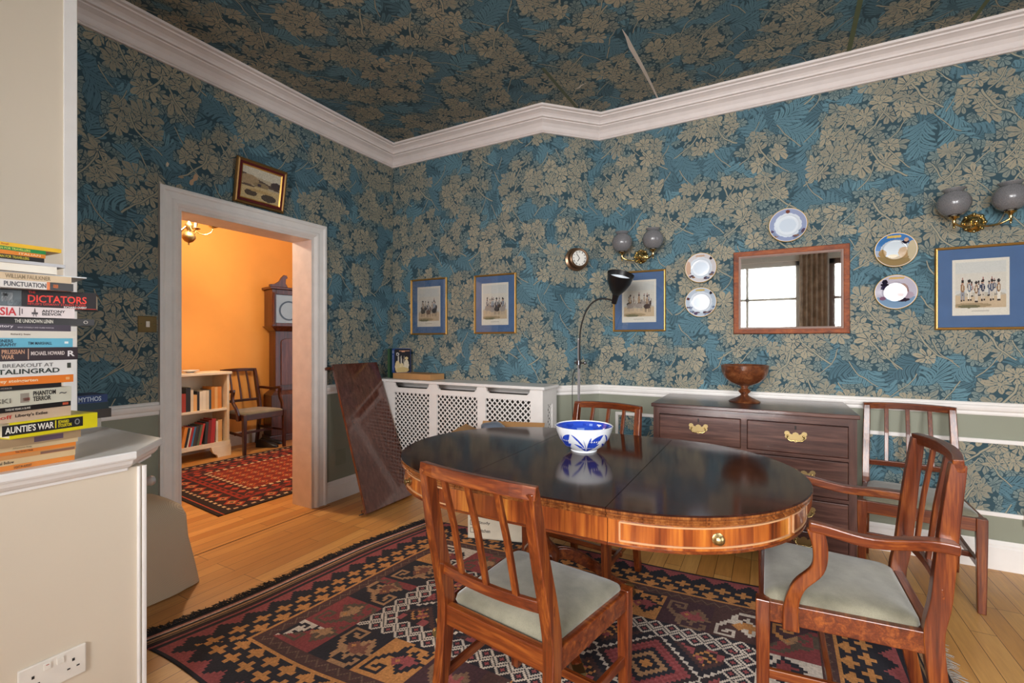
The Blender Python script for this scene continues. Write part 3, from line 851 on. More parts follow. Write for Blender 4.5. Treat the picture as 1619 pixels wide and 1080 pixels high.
ch1.location = (-0.657, 1.355, 0.007); ch1.rotation_euler = (0, 0, R(-8))
ch2 = copy_tree(ch1); ch2['label'] = 'slat-backed chair on the far side of the table, seen behind the bowl'
ch2.location = (-0.845, 2.30, 0.007); ch2.rotation_euler = (0, 0, R(173))
ch3 = copy_tree(ch1); ch3['label'] = 'slat-backed chair against the wall right of the chest of drawers'
ch3.location = (0.665, 3.14, 0.0); ch3.rotation_euler = (0, 0, R(173))
ac1 = make_chair('dining_armchair', 'mahogany armchair with grey-green seat at the right end of the table', G_CH, True, 3, 0.44, 0.51, 0.44, 0.92, rake=0.05)
ac1.location = (0.185, 1.905, 0.007); ac1.rotation_euler = (0, 0, R(90))
M_d = (wood('dark_armchair_upright', ['#1d0b07', '#3a170d', '#5a2817'], 'z'), wood('dark_armchair_cross', ['#1d0b07', '#3a170d', '#5a2817'], 'x'), wood('dark_armchair_long', ['#1d0b07', '#3a170d', '#5a2817'], 'y'))
ac2 = make_chair('dining_armchair', 'dark wooden armchair against the orange wall between bookcase and longcase clock', G_CH, True, 3, 0.44, 0.52, 0.44, 0.92, M_d)
ac2.location = (-5.25, 3.315, 0); ac2.rotation_euler = (0, 0, R(-90))

# ================================================================== DINING TABLE
TX0, TX1, TYC, TR, TH = -0.99, -0.43, 1.93, 0.565, 0.75
tb = empty('dining_table', ((TX0+TX1)/2, TYC, 0.007), label='long oval extending mahogany dining table with dark polished top and pedestal base', cat='table')
hx = (TX1-TX0)/2; TH_ = TH-0.007
def D(r, sgn, gap=0.001, n=40, inner=None):
    """half-round end outline"""
    pts = [(sgn*(hx+gap), -sgn*r)]
    for i in range(1, n): a = -PI/2+PI*i/n; pts.append((sgn*(hx+gap+r*math.cos(a)), sgn*r*math.sin(a)))
    pts.append((sgn*(hx+gap), sgn*r)); return pts
edge = [(0, -0.034), (0.0, -0.031), (0.006, -0.028), (0.006, -0.024), (0.001, -0.021), (0.001, -0.019), (0.006, -0.016), (0.010, -0.011), (0.010, -0.005)]
edge2 = [(0.009, -0.005), (0.010, -0.003), (0.007, 0.0)]
LIP = wood('table_edge_wood', ['#4a2110', '#7a4520', '#9a6232'], 'z', 0.25, 0.5)
leafout = lambda o: ((-hx+.001, -(TR-.010+o)), (hx-.001, -(TR-.010+o)), (hx-.001, TR-.010+o), (-hx+.001, TR-.010+o))
for sgn in (-1, 1):
    MB().loft([[(x, y, TH_+z) for x, y in D(TR-0.010+o, sgn)] for o, z in edge]).build('edge_moulding', LIP, tb)
    MB().loft([[(x, y, TH_+z) for x, y in D(TR-0.010+o, sgn)] for o, z in edge2]).build('tabletop', M_top_wood, tb)
MB().loft([[(x, y, TH_+z) for x, y in leafout(o)] for o, z in edge]).build('edge_moulding', LIP, tb)
MB().loft([[(x, y, TH_+z) for x, y in leafout(o)] for o, z in edge2]).build('table_leaf', M_top_wood, tb)
def band(mb, pts0, th, z0, z1):
    """wall of thickness th following an open outline"""
    P = [Vector(p) for p in pts0]; n = len(P); rings = []
    for i in range(n):
        d = (P[min(i+1, n-1)]-P[max(i-1, 0)]).normalized(); nn = Vector((-d.y, d.x))
        q = P[i]+nn*th
        rings.append([(P[i].x, P[i].y, z0), (P[i].x, P[i].y, z1), (q.x, q.y, z1), (q.x, q.y, z0)])
    mb.loft(rings); return mb
ar = TR-0.022
AZ0, AZ1 = TH_-0.115, TH_-0.033
for sgn in (-1, 1):
    a = band(MB(), D(ar, sgn), 0.02, AZ0, AZ1).build('apron', M_veneer, tb, smooth=30)
    # cock beading along the bottom edge
    band(MB(), D(ar+0.003, sgn), 0.012, AZ0-0.004, AZ0+0.004).build('apron_moulding', M_chx, tb, smooth=30)
for sgn in (-1, 1):
    MB().box(-hx+.001, hx-.001, -ar-.0 if sgn < 0 else ar-.02, -ar+.02 if sgn < 0 else ar, AZ0, AZ1).build('apron', M_veneer, tb)
    y = sgn*(ar+.003); MB().box(-hx+.001, hx-.001, min(y, y-sgn*.012), max(y, y-sgn*.012), AZ0-.004, AZ0+.004).build('apron_moulding', M_chx, tb)
def arc_pts(cx, r, a0, a1, n=24): return [(cx+r*math.cos(a0+(a1-a0)*i/n), r*math.sin(a0+(a1-a0)*i/n)) for i in range(n+1)]
def drawer(cx, a0, a1, knob=True, nm='drawer'):
    d = band(MB(), arc_pts(cx, ar+0.0025, a0, a1), 0.012, AZ0+0.016, AZ1-0.010).build(nm, M_veneer, tb, smooth=30)
    m = MB()
    for z in (AZ0+.016, AZ1-.010): band(m, arc_pts(cx, ar+0.0055, a0, a1), 0.005, z-.0024, z+.0024)
    for a in (a0, a1): band(m, arc_pts(cx, ar+0.0055, a-.0045, a+.0045, 2), 0.005, AZ0+.016, AZ1-.010)
    m.build('bead', flat('#b98d66', 0.3), d, smooth=30)
    if knob:
        am = (a0+a1)/2; k = MB()
        k.lathe([(0.0180, 0), (0.0180, .002), (0.015, .004), (0.011, .004), (.007, .006), (.006, .010), (.012, .013), (.0135, .017), (.009, .021), (.003, .023)], 24, axis='x')
        ko = k.build('knob', M_oldbrass, d, smooth=40); ko.location = (cx+(ar+.0025)*math.cos(am), (ar+.0025)*math.sin(am), (AZ0+AZ1)/2); ko.rotation_euler = (0, 0, am)
drawer(hx, R(-86), R(-27)); drawer(hx, R(-24), R(-3), False, 'apron_panel')
drawer(-hx, R(180+27), R(180+86)); drawer(-hx, R(180+3), R(180+24), False, 'apron_panel')
# pedestal
px_, py_ = -0.905+0.71, 1.925-TYC
pil = MB().lathe([(0.05, 0.20), (0.055, 0.22), (0.075, 0.24), (0.085, 0.27), (0.08, 0.30), (0.05, 0.33), (0.035, 0.35), (0.034, 0.37), (0.055, 0.40), (0.062, 0.44), (0.052, 0.49), (0.036, 0.54), (0.034, 0.56), (0.05, 0.575), (0.05, 0.60), (0.07, 0.615), (0.07, 0.63)], 32, c=(px_, py_, 0)).build('pedestal_column', M_chz, tb, smooth=40)
MB().box(px_-.22, px_+.22, -.40, .40, 0.61, 0.635).build('bearer', M_chy, tb)
for a in (48, 130, 228, 312):
    ca, sa = math.cos(R(a)), math.sin(R(a))
    pts = smoothpts([(px_+ca*.04, py_+sa*.04, .27), (px_+ca*.13, py_+sa*.13, .262), (px_+ca*.26, py_+sa*.26, .185), (px_+ca*.38, py_+sa*.38, .085), (px_+ca*.44, py_+sa*.44, .055)], 5)
    n = len(pts); lg = MB()
    for o in (-.013, 0, .013):
        pp = [(p.x-sa*o, p.y+ca*o, p.z+(0.004 if o == 0 else 0)) for p in pts]
        lg.sweep(pp, .015, [.055-.02*i/n for i in range(n)], (-sa, ca, 0))
    lo = lg.build('leg', M_chx, tb, bevel=0.003)
    c = MB(); q = (px_+ca*.465, py_+sa*.465)
    c.sweep([(px_+ca*.42, py_+sa*.42, .063), (px_+ca*.475, py_+sa*.475, .045)], .044, .034, (-sa, ca, 0))
    c.sweep([(q[0]-sa*.008+ca*.015, q[1]+ca*.008+sa*.015, .017), (q[0]+sa*.008+ca*.015, q[1]-ca*.008+sa*.015, .017)], .034, .034, (0, 0, 1), 16)
    c.build('caster', M_oldbrass, lo, bevel=0.002)

# spare table leaf leaning against the left wall
sl = empty('spare_table_leaf', label='spare mahogany table leaf leaning upright against the left wall beside the radiator cover', cat='table leaf')
L0, L1 = Vector((-2.525, 2.41, 0.012)), Vector((-2.525, 2.905, 0.012))
T0, T1 = Vector((-2.935, 2.46, 1.068)), Vector((-2.935, 2.92, 1.068))
def leafbox(m, u0, u1, v0, v1, d0, d1):
    nn = (T0-L0).cross(L1-L0).normalized(); nn = nn if nn.x > 0 else -nn
    def P(u, v, d): a = L0.lerp(L1, u); b_ = T0.lerp(T1, u); return a.lerp(b_, v)+nn*d
    vs = [P(u, v, d) for d in (d0, d1) for u, v in ((u0, v0), (u1, v0), (u1, v1), (u0, v1))]
    bv = [m.bm.verts.new(p) for p in vs]
    for f in ((0, 1, 2, 3), (4, 7, 6, 5), (0, 4, 5, 1), (1, 5, 6, 2), (2, 6, 7, 3), (3, 7, 4, 0)): m.bm.faces.new([bv[i] for i in f])
    return m
leafbox(MB(), 0, 1, 0, 1, 0, 0.022).build('board', M_leafw, sl, bevel=0.003)
for v0, v1 in ((0.015, 0.032), (0.968, 0.985)): leafbox(MB(), -0.0, 1.0, v0, v1, -0.03, 0).build('apron_piece', M_leafw, sl, bevel=0.002)
leafbox(MB(), -0.09, 0.0, 0.972, 0.99, -0.028, -0.006).build('locating_peg', M_chx, sl, bevel=0.003)
leafbox(MB(), -0.07, 0.0, 0.005, 0.012, -0.02, -0.006).build('locating_peg', M_steel, sl)

# ================================================================== RADIATOR COVER
rc = empty('radiator_cover', (0, 0, 0), label='white painted radiator cover with pierced lattice panels along the far wall', cat='radiator cover')
X0, X1, YF = -2.985, -1.375, 2.945
MB().box(X0, X1+0.02, YF-0.02, YA-0.002, 0.912, 0.934).build('top', M_top, rc, bevel=0.004)
panels = [(-2.745, -2.374), (-2.298, -1.917), (-1.844, -1.471)]
m = MB(); fz0, fz1 = 0.0, 0.911
m.box(X0, panels[0][0], YF, YF+.018, fz0, fz1); m.box(panels[0][1], panels[1][0], YF, YF+.018, fz0, fz1)
m.box(panels[1][1], panels[2][0], YF, YF+.018, fz0, fz1); m.box(panels[2][1], X1, YF, YF+.018, fz0, fz1)
for a, b_ in panels:
    m.box(a, b_, YF, YF+.018, 0.0, 0.16)
    # top rail with an open slot: rounded lower corners
    m.loft([[(a, y, .828), (b_, y, .828), (b_, y, .905), (b_-.004, y, .905), (b_-.008, y, .885), (b_-.03, y, .868), (a+.03, y, .868), (a+.008, y, .885), (a+.004, y, .905), (a, y, .905)] for y in (YF, YF+.018)])
m.build('front_frame', M_white, rc)
def lattice(nm, a0, a1, z0, z1, P3, pitch=0.043, bw=0.011):
    m = MB(); w, h = a1-a0, z1-z0
    k = -h
    while k < w:
        for s in (1, -1):
            # line u - s*v = k (for s=1), u + v = k + h (for s=-1)
            if s == 1: pts = [(max(0, k), max(0, -k)), (min(w, k+h), min(h, w-k))]
            else: kk = k+h; pts = [(max(0, kk-h), min(h, kk)), (min(w, kk), max(0, kk-w))]
            (u0, v0), (u1, v1) = pts
            if math.dist(pts[0], pts[1]) < .02: continue
            d = Vector((u1-u0, v1-v0)).normalized(); n = Vector((-d.y, d.x))*bw/2
            q = [(u0+n.x, v0+n.y), (u1+n.x, v1+n.y), (u1-n.x, v1-n.y), (u0-n.x, v0-n.y)]
            q = [(min(max(u, 0), w), min(max(v, 0), h)) for u, v in q]
            e = 0.0004 if s == 1 else 0
            m.loft([[P3(a0+u, z0+v, dd+e) for u, v in q] for dd in (0, .006)])
        k += pitch
    # small square studs at the mid of each bar narrow the holes to four-leaf shapes
    nu, nv = int(w/pitch)+1, int(h/pitch)+1
    for i in range(nu*2):
        for j in range(nv*2):
            if (i+j) % 2 == 0: continue
            u, v = (i+.5)*pitch/2, (j+.5)*pitch/2
            if 0.006 < u < w-.006 and 0.006 < v < h-.006:
                u2, v2 = u, v
                s_ = 0.0075; m.loft([[P3(a0+u2+a, z0+v2+b_, dd) for a, b_ in ((-s_, 0), (0, -s_), (s_, 0), (0, s_))] for dd in (.0008, .0055)])
    return m.build(nm, M_white, rc)
for a, b_ in panels: lattice('lattice_panel', a, b_, .16, .828, lambda u, v, d: (u, YF+.006+d, v))
m = MB(); m.box(X1-.018, X1, YF+.018, 3.03, 0, .911).box(X1-.018, X1, 3.11, YA-.002, 0, .911).box(X1-.018, X1, 3.03, 3.11, .80, .911).box(X1-.018, X1, 3.03, 3.11, 0, .16)
m.build('side_panel', M_white, rc)
lattice('lattice_panel', 3.03, 3.11, .16, .80, lambda u, v, d: (X1-.012+d, u, v))
MB().box(X0+.03, X1-.05, YA-.02, YA-.012, .05, .85).build('back_liner', flat('#4b4844', 0.9), rc)

# book items on the radiator cover
bx = MB().box(-.21, .22, -.085, .085, 0, .048).build('cardboard_box', M_card, bevel=.002); bx.location = (-2.60, 3.075, .935); bx.rotation_euler = (0, 0, R(-4))
tag(bx, 'flat brown cardboard box lying on the left end of the radiator cover', 'box')
def plain_book(name, loc, rz, L, Wd, T, cover, label, cat='book', group=None, titles=(), upright=True, lean=0, pages='#e6dcc4', face=None):
    """upright book: spine faces local -Y, T thick along X, Wd deep along +Y, L tall along Z"""
    o = empty(name, loc, label=label, cat=cat, group=group, rot=(0, R(lean), rz))
    m = MB(); c = .0022
    m.box(-T/2, T/2, 0, c, 0, L).box(-T/2, -T/2+c, c, Wd, 0, L).box(T/2-c, T/2, c, Wd, 0, L); m.build('cover', flat(cover, 0.45), o)
    MB().box(-T/2+c, T/2-c, c, Wd-.004, .003, L-.003).build('pages', flat(pages, 0.8), o)
    for s, z0, z1, fx, col in titles:
        # vertical title reading downwards
        Mx = Matrix(((0, 0, 0, 0), (0, 0, 0, 0), (0, 0, 0, 0), (0, 0, 0, 1)))
        Mx = Matrix(((0, 1, 0, -T*fx/2), (0, 0, -1, 0), (-1, 0, 0, z1), (0, 0, 0, 1)))
        text_part('title', s, z1-z0, T*fx, flat(col, .5), o, Mx)
    return o
GB = 'reference books standing on the box on the radiator cover'
zb = .9835
plain_book('book', (-2.905, 3.05, .935), R(-14), .25, .10, .040, '#4a6a48', 'green and white hardback standing furthest left behind the leaning table leaf', group=GB)
plain_book('book', (-2.862, 3.03, .935), R(-14), .255, .11, .034, '#16382c', 'dark green hardback standing between green and white book and blue spine', group=GB)
b3 = plain_book('book', (-2.80, 2.99, zb), R(-22), .205, .155, .040, '#2a4c9a', 'thick book with blue spine and pale statues on its cover, on cardboard box', group=GB,
    titles=(('O', .165, .19, .6, '#e8eef8'), ('DICTIONARY', .02, .15, .3, '#d8e0f0')))
cvs = Canvas(34, 60, '#1c1a20')
for (x, y, rx, ry, c) in ((.2, .78, .09, .07, '#c9c6c4'), (.2, .78, .05, .04, '#1c1a20'), (.25, .55, .04, .2, '#bdb5a8'), (.42, .5, .04, .22, '#bdb5a8'), (.6, .45, .03, .25, '#b5ab9c'),
    (.2, .25, .16, .25, '#cdb98c'), (.45, .2, .14, .2, '#d6c49a'), (.75, .3, .15, .25, '#d9cdb4'), (.75, .6, .1, .07, '#d8c08a'), (.5, .1, .4, .12, '#c8b079')): cvs.ell(x, y, rx, ry, c)
cvs.rect(.3, .95, .9, .93, '#c08a70'); cvs.rect(.45, .65, .86, .93, '#d09a7c'); cvs.noise(.12)
fb = cvs.sheet('front_cover_picture', lambda u, v: (0.0203+0*u, .003+u*.149, .002+v*.2), M_attr, b3)
# (the cover picture faces the room)

# moving carton behind the table
mc = empty('moving_carton', (-1.50, 2.66, 0.0075), R(17), label='open white moving carton with printed tick boxes, flaps up, standing behind the table', cat='box')
m = MB(); a_, b_, h_ = .22, .15, .62
m.box(-a_, a_, -b_, -b_+.005, 0, h_).box(-a_, a_, b_-.005, b_, 0, h_).box(-a_, -a_+.005, -b_+.005, b_-.005, 0, h_).box(a_-.005, a_, -b_+.005, b_-.005, 0, h_).box(-a_, a_, -b_, b_, 0, .005)
m.build('carton_body', flat('#d6cbb6', .85), mc)
for sgn in (-1, 1):
    MB().sweep([(0, sgn*b_, h_), (0, sgn*(b_+.06), h_+.06)], 2*a_, .004).build('flap', M_card, mc)
    MB().sweep([(sgn*a_, 0, h_), (sgn*(a_+.11), 0, h_+.045)], 2*b_, .004, (0, 1, 0)).build('flap', M_card, mc)
dk = flat('#5b544c', .8)
TM = lambda x, z: Matrix(((1, 0, 0, x), (0, 0, -1, -b_-.0004), (0, 1, 0, z), (0, 0, 0, 1)))
for i, s in enumerate(('Lounge', 'Dining', 'Study', 'Kitchen')):
    z = .185-i*.048
    text_part('printing', s, .075, .022, dk, mc, TM(-.150, z))
    q = MB()
    for (x0, x1, z0, z1) in ((-.205, -.165, z+.024, z+.027), (-.205, -.165, z-.005, z-.002), (-.205, -.202, z-.005, z+.027), (-.168, -.165, z-.005, z+.027)): q.box(x0, x1, -b_-.001, -b_, z0, z1)
    q.build('tick_box', dk, mc)
m = MB(); m.sphere((0, 0, 0), .085, 16, (1.1, .8, .5)); bag = m.build('plastic_bag', flat('#6a7686', .3, coat=.3), smooth=60)
bag.location = (-1.60, 2.65, .672); d_ = bag.modifiers.new('crumple', 'DISPLACE'); tx = bpy.data.textures.new('crumple', 'CLOUDS'); tx.noise_scale = .05; d_.texture = tx; d_.strength = .03
tag(bag, 'crumpled blue-grey plastic bag poking out of the open moving carton', 'bag')

# ================================================================== CHEST OF DRAWERS
cd = empty('chest_of_drawers', (0, 0, 0), label='dark oak chest of drawers with brass swan-neck handles against the far wall', cat='chest of drawers')
cx0, cx1, cy0, cy1, cz = -.615, .395, 2.915, 3.505, .876
MB().box(cx0-.012, cx1+.012, cy0-.014, cy1, cz-.022, cz).build('top', M_oakx, cd, bevel=.004)
m = MB(); fw = .035
m.box(cx0, cx0+.02, cy0+.001, cy1-.001, .09, cz-.022).box(cx1-.02, cx1, cy0+.001, cy1-.001, .09, cz-.022).box(cx0, cx1, cy1-.015, cy1, .09, cz-.022)
m.build('carcase', M_oakz, cd)
rows = [(.650, .815), (.435, .632), (.265, .418), (.120, .248)]
MB().box(cx0, cx0+fw, cy0-.0006, cy0+.02, .09, cz-.022).build('front_stile', M_oakz, cd)
MB().box(cx1-fw, cx1, cy0-.0006, cy0+.02, .09, cz-.022).build('front_stile', M_oakz, cd)
m = MB(); zz = [cz-.022]+[v for r in rows for v in (r[1], r[0])]+[.09]
for i in range(0, len(zz), 2): m.box(cx0+fw, cx1-fw, cy0, cy0+.018, zz[i+1], zz[i])
m.box(-.135, -.105, cy0, cy0+.018, rows[0][0], rows[0][1]); m.build('front_rail', M_oakx, cd)
def chest_handle(par, x, z):
    m = MB(); s = 1.2
    # pierced back plate: symmetrical scrolled outline
    half = [(0, .024), (.010, .020), (.013, .013), (.022, .017), (.024, .024), (.032, .028), (.041, .025), (.044, .016), (.039, .009), (.042, .002), (.036, -.006), (.026, -.008), (.018, -.016), (.008, -.017), (0, -.022)]
    out = [(x+s*a, z+s*b_) for a, b_ in half]+[(x-s*a, z+s*b_) for a, b_ in half[-2:0:-1]]
    m.loft([[(a, cy0-.010, b_) for a, b_ in out], [(a, cy0-.0125, b_) for a, b_ in out]])
    h = m.build('handle_plate', M_oldbrass, par)
    b2 = MB(); pts = smoothpts([(x-.030*s, cy0-.014, z+.008), (x-.032*s, cy0-.022, z-.004), (x-.020*s, cy0-.026, z-.016), (x, cy0-.026, z-.013), (x+.020*s, cy0-.026, z-.016), (x+.032*s, cy0-.022, z-.004), (x+.030*s, cy0-.014, z+.008)], 5)
    b2.sweep(pts, .006, .006, (0, 1, 0), 8)
    for sx in (-1, 1): b2.sphere((x+sx*.030*s, cy0-.014, z+.009), .006, 10)
    b2.build('bail', M_brass, par, smooth=60)
for ri, (z0, z1) in enumerate(rows):
    spans = [(cx0+fw+.002, -.137), (-.103, cx1-fw-.002)] if ri == 0 else [(cx0+fw+.002, cx1-fw-.002)]
    for x0, x1 in spans:
        d = MB().box(x0, x1, cy0-.008, cy0+.30, z0+.003, z1-.003).build('drawer', M_oakx, cd, bevel=.004)
        hs = [(x0+x1)/2] if ri == 0 else [-.38, .165]
        for hx_ in hs: chest_handle(d, hx_, (z0+z1)/2+.005)
        MB().box((x0+x1)/2-.004, (x0+x1)/2+.004, cy0-.0095, cy0-.007, z1-.035, z1-.015).build('keyhole', M_dark, d)
for x in (cx0, cx1-.07):
    for y in (cy0, cy1-.07): MB().loft([[(x, y, .09), (x+.07, y, .09), (x+.07, y+.07, .09), (x, y+.07, .09)], [(x+.01, y+.01, 0), (x+.06, y+.01, 0), (x+.06, y+.06, 0), (x+.01, y+.06, 0)]]).build('foot', M_oakz, cd)
# turned goblet bowl
gb = MB().lathe([(.088, 0), (.090, .004), (.082, .010), (.055, .020), (.030, .034), (.022, .040), (.020, .048), (.034, .062), (.035, .068), (.020, .082), (.019, .088), (.026, .094), (.026, .098), (.045, .104),
    (.085, .122), (.115, .150), (.130, .185), (.133, .205), (.136, .226), (.130, .229), (.124, .222), (.122, .190), (.100, .150), (.06, .125), (.002, .118)], 48).build('wooden_goblet_bowl', M_turned, smooth=40)
gb.location = (-.13, 3.24, cz)
tag(gb, 'large turned wooden footed bowl standing on the chest of drawers', 'bowl')
# blue and white bowl on the table
bo = empty('china_bowl', (-.742, 2.035, TH), label='blue and white leaf-painted china bowl standing on the dining table', cat='bowl')
prof = [(.058, 0), (.060, .004), (.056, .006), (.088, .028), (.113, .060), (.126, .092), (.132, .115), (.129, .117), (.126, .112), (.120, .090), (.106, .060), (.078, .030), (.003, .014)]
MB().lathe(prof, 64).build('bowl_body', M_ceramic, bo, smooth=50)
def rad_at(z):
    P = prof[2:7]
    for (r0, z0), (r1, z1) in zip(P[:-1], P[1:]):
        if z0 <= z <= z1: return r0+(r1-r0)*(z-z0)/(z1-z0)
    return P[-1][0]
def leafpaint(a0, z0, a1, z1, w, inner=False):
    m = MB(); n = 10; rings = []
    for i in range(n+1):
        t = i/n; a = a0+(a1-a0)*(t**1.3); z = z0+(z1-z0)*t; ww = w*math.sin(PI*min(t*.96+.04, 1))**.8
        row = []
        for k in range(5):
            f = (k-2)/2; zz = min(max(z+f*ww*.8, .008), .113); aa = a-f*ww*3.5
            r = rad_at(zz)+.0006
            row.append((r*math.cos(aa), r*math.sin(aa), zz))
        rings.append(row)
    m.loft(rings, cap=False, closed=False); return m
for q in range(5):
    base_a = R(-62)+q*2*PI/5
    for (da, z1, w) in ((.60, .092, .022), (-.60, .092, .022), (.56, .048, .013), (-.56, .048, .013), (.13, .082, .010), (-.16, .072, .009)):
        leafpaint(base_a+.02*(1 if da > 0 else -1), .010, base_a+da, z1, w).build('painted_leaf', M_blue, bo)
cvb = Canvas(96, 16, '#e9edf2')
rn_ = random.Random(4)
cvb.a[:] = C('#2a4cc0')
for _ in range(60): cvb.ell(rn_.random(), rn_.random(), rn_.uniform(.012, .04), rn_.uniform(.08, .25), rn_.choice(['#1f3fae', '#2f56c8', '#7f9ce4', '#e9edf2', '#1a2f8c', '#1f3fae']))
cvb.rect(0, 1, .9, 1, '#2848b8')
def inb(u, v):
    z = .030+v*.082; r = np.interp(z, [.014, .030, .060, .090, .112], [.003, .070, .100, .118, .126])-.0008
    return r*np.cos(u*2*PI), r*np.sin(u*2*PI), z+.0008
cvb.sheet('painted_inside', inb, M_attr_gloss, bo)

# ================================================================== WALL PIECES
def frame4(x0, x1, z0, z1, prof, par, mat, name='frame'):
    """picture frame moulding; prof = (inset from outer edge, depth from wall); faces -Y at y=0"""
    m = MB()
    rings = []
    for cx_, cz_, sx, sz in ((x0, z0, 1, 1), (x1, z0, -1, 1), (x1, z1, -1, -1), (x0, z1, 1, -1), (x0, z0, 1, 1)):
        rings.append([(cx_+sx*o, -d, cz_+sz*o) for o, d in prof])
    rv = [[m.bm.verts.new(p) for p in r] for r in rings[:4]]; n = len(prof)
    for i in range(4):
        a, b_ = rv[i], rv[(i+1) % 4]
        for k in range(n): m.bm.faces.new((a[k], b_[k], b_[(k+1) % n], a[(k+1) % n]))
    return m.build(name, mat, par)
def soldiers(cv, seed, n, x0=.14, x1=.86, gy=.26, horses=True, y1=.95, scale=1.0):
    r = random.Random(seed)
    for i in range(n):
        x = x0+(x1-x0)*(i+.5)/n+r.uniform(-.02, .02); g = gy+r.uniform(-.01, .03); s = .9*scale
        coat = r.choice(['#7a3436', '#2d3550', '#8a6a4c', '#46536b', '#6b7a8c', '#96704a'])
        if horses:
            h = r.choice(['#4a3a34', '#9a8f86', '#6d5444', '#38302e'])
            cv.ell(x, g+.10*s, .075*s, .045*s, h); cv.ell(x+.07*s, g+.16*s, .02*s, .05*s, h)
            for k in (-.05, -.02, .03, .06): cv.rect(x+k*s, x+k*s+.012, g, g+.09*s, h)
            y = g+.15*s
        else:
            y = g+.12*s; lc = r.choice(['#ddd6c8', '#8f9098', '#cbbfae'])
            cv.rect(x-.022*s, x-.004*s, g, g+.13*s, lc); cv.rect(x+.004*s, x+.022*s, g+.005, g+.13*s, lc)
            cv.rect(x-.024*s, x-.004*s, g-.005, g+.02*s, '#3a3230'); cv.rect(x+.004*s, x+.024*s, g, g+.02*s, '#3a3230')
        cv.ell(x, y+.05*s, .026*s, .055*s, coat); cv.rect(x-.008*s, x+.008*s, y+.02*s, y+.09*s, '#cfc4b2')
        cv.ell(x, y+.115*s, .013*s, .016*s, '#b98f76'); cv.ell(x, y+.14*s, .017*s, .022*s, '#2a2426')
        if r.random() < .5: cv.rect(x-.003, x+.003, y+.15*s, y+.19*s, '#8a3a34')
def framed_print(label, x0, x1, z0, z1, y, seed, n, horses=True, wall_rot=0, fw=.014, matw=.055, sq=None, scale=1.0, group='framed military prints on blue mounts'):
    w, h = x1-x0, z1-z0
    t = empty('framed_print', ((x0+x1)/2, y-.0005, (z0+z1)/2), wall_rot, label, 'picture', group)
    frame4(-w/2, w/2, -h/2, h/2, [(0, 0), (0, .016), (.003, .020), (.006, .017), (.010, .018), (fw, .010), (fw, 0)], t, M_gold)
    MB().box(-w/2+fw-.004, w/2-fw+.004, -.0070, 0, -h/2+fw-.004, h/2-fw+.004).build('mount', flat('#4d6a93', .8), t)
    px0, px1, pz0, pz1 = sq if sq else (-w/2+fw+matw, w/2-fw-matw, -h/2+fw+matw, h/2-fw-matw)
    cv = Canvas(72, int(72*(pz1-pz0)/(px1-px0)), '#d9d3c6')
    cv.rect(.06, .94, .14, .95, '#c9c8c2'); cv.rect(.06, .94, .45, .75, '#cfc9bd'); cv.rect(.06, .94, .14, .36, '#c2ac8e'); cv.ell(.35, .18, .35, .04, '#a08c6c'); cv.ell(.3, .16, .2, .03, '#6f6a4c')
    cv.ell(.5, .37, .43, .04, '#b7b0a0')
    soldiers(cv, seed+50, n+2, gy=.34, horses=horses, scale=.7*scale); soldiers(cv, seed, n, horses=horses, scale=scale, gy=.24)
    cv.rect(0, .06, 0, 1, '#d9d3c6'); cv.rect(.94, 1, 0, 1, '#d9d3c6'); cv.rect(.35, .65, .07, .08, '#a39c90'); cv.noise(.05, seed)
    cv.sheet('print', lambda u, v: (px0+u*(px1-px0), -.0076+0*u, pz0+v*(pz1-pz0)), M_attr, t)
    MB().box(-w/2+fw-.003, w/2-fw+.003, -.0110, -.0098, -h/2+fw-.003, h/2-fw+.003).build('glass', M_pane, t)
    return t
framed_print('narrow gold-framed print of mounted soldiers, nearest the room corner above the radiator cover', -2.765, -2.375, 1.309, 1.793, YA, 3, 3, scale=1.45)
framed_print('gold-framed print of cavalry with green sleeves above the middle of the radiator cover', -2.098, -1.712, 1.312, 1.785, YA, 8, 4, scale=1.45)
framed_print('gold-framed print of three plumed riders behind the black lamp shade', -1.047, -.655, 1.325, 1.780, YB, 13, 3, scale=1.45)
framed_print('wider gold-framed print of standing soldiers at the right edge of the photo', .839, 1.225, 1.316, 1.785, YB, 21, 6, False, sq=(-.117, .117, -.155, .16), scale=1.5)
# landscape over the door
pt = empty('framed_painting', (LX+.004, 1.915, 2.145), label='small landscape oil painting in gilt and dark red frame above the doorway', cat='picture')
pt.rotation_euler = (R(9), 0, R(90))
w, h = .35, .285
frame4(-w/2, w/2, 0, h, [(0, 0), (0, .012), (.006, .020), (.014, .022), (.020, .015), (.020, 0)], pt, flat('#8d6a3c', .35, .7))
frame4(-w/2+.020, w/2-.020, .020, h-.020, [(0, 0), (0, .014), (.016, .012), (.016, 0)], pt, flat('#5a0f12', .8), 'inner_band')
frame4(-w/2+.036, w/2-.036, .036, h-.036, [(0, 0), (0, .016), (.007, .008), (.007, 0)], pt, flat('#d8a958', .3, .8), 'gilt_slip')
cv = Canvas(60, 46, '#b8ab90')
cv.mask(cv.Y > .78-.1*cv.X, '#c9c2ae'); cv.mask((cv.Y < .80-.30*cv.X) & (cv.Y > .55-.1*cv.X), '#5a4c42')
cv.ell(.18, .6, .25, .16, '#a58d6c'); cv.ell(.9, .62, .16, .11, '#4a3e3c'); cv.ell(.5, .5, .2, .09, '#8f7c5c'); cv.ell(.45, .5, .05, .04, '#4a3c44')
cv.mask((cv.Y < .46-.05*cv.X), '#c4ad80'); cv.ell(.25, .2, .16, .1, '#55483c'); cv.ell(.72, .15, .2, .12, '#50463c'); cv.ell(.15, .42, .2, .03, '#5c4c42'); cv.ell(.5, .3, .3, .05, '#b79a68'); cv.noise(.18, 4)
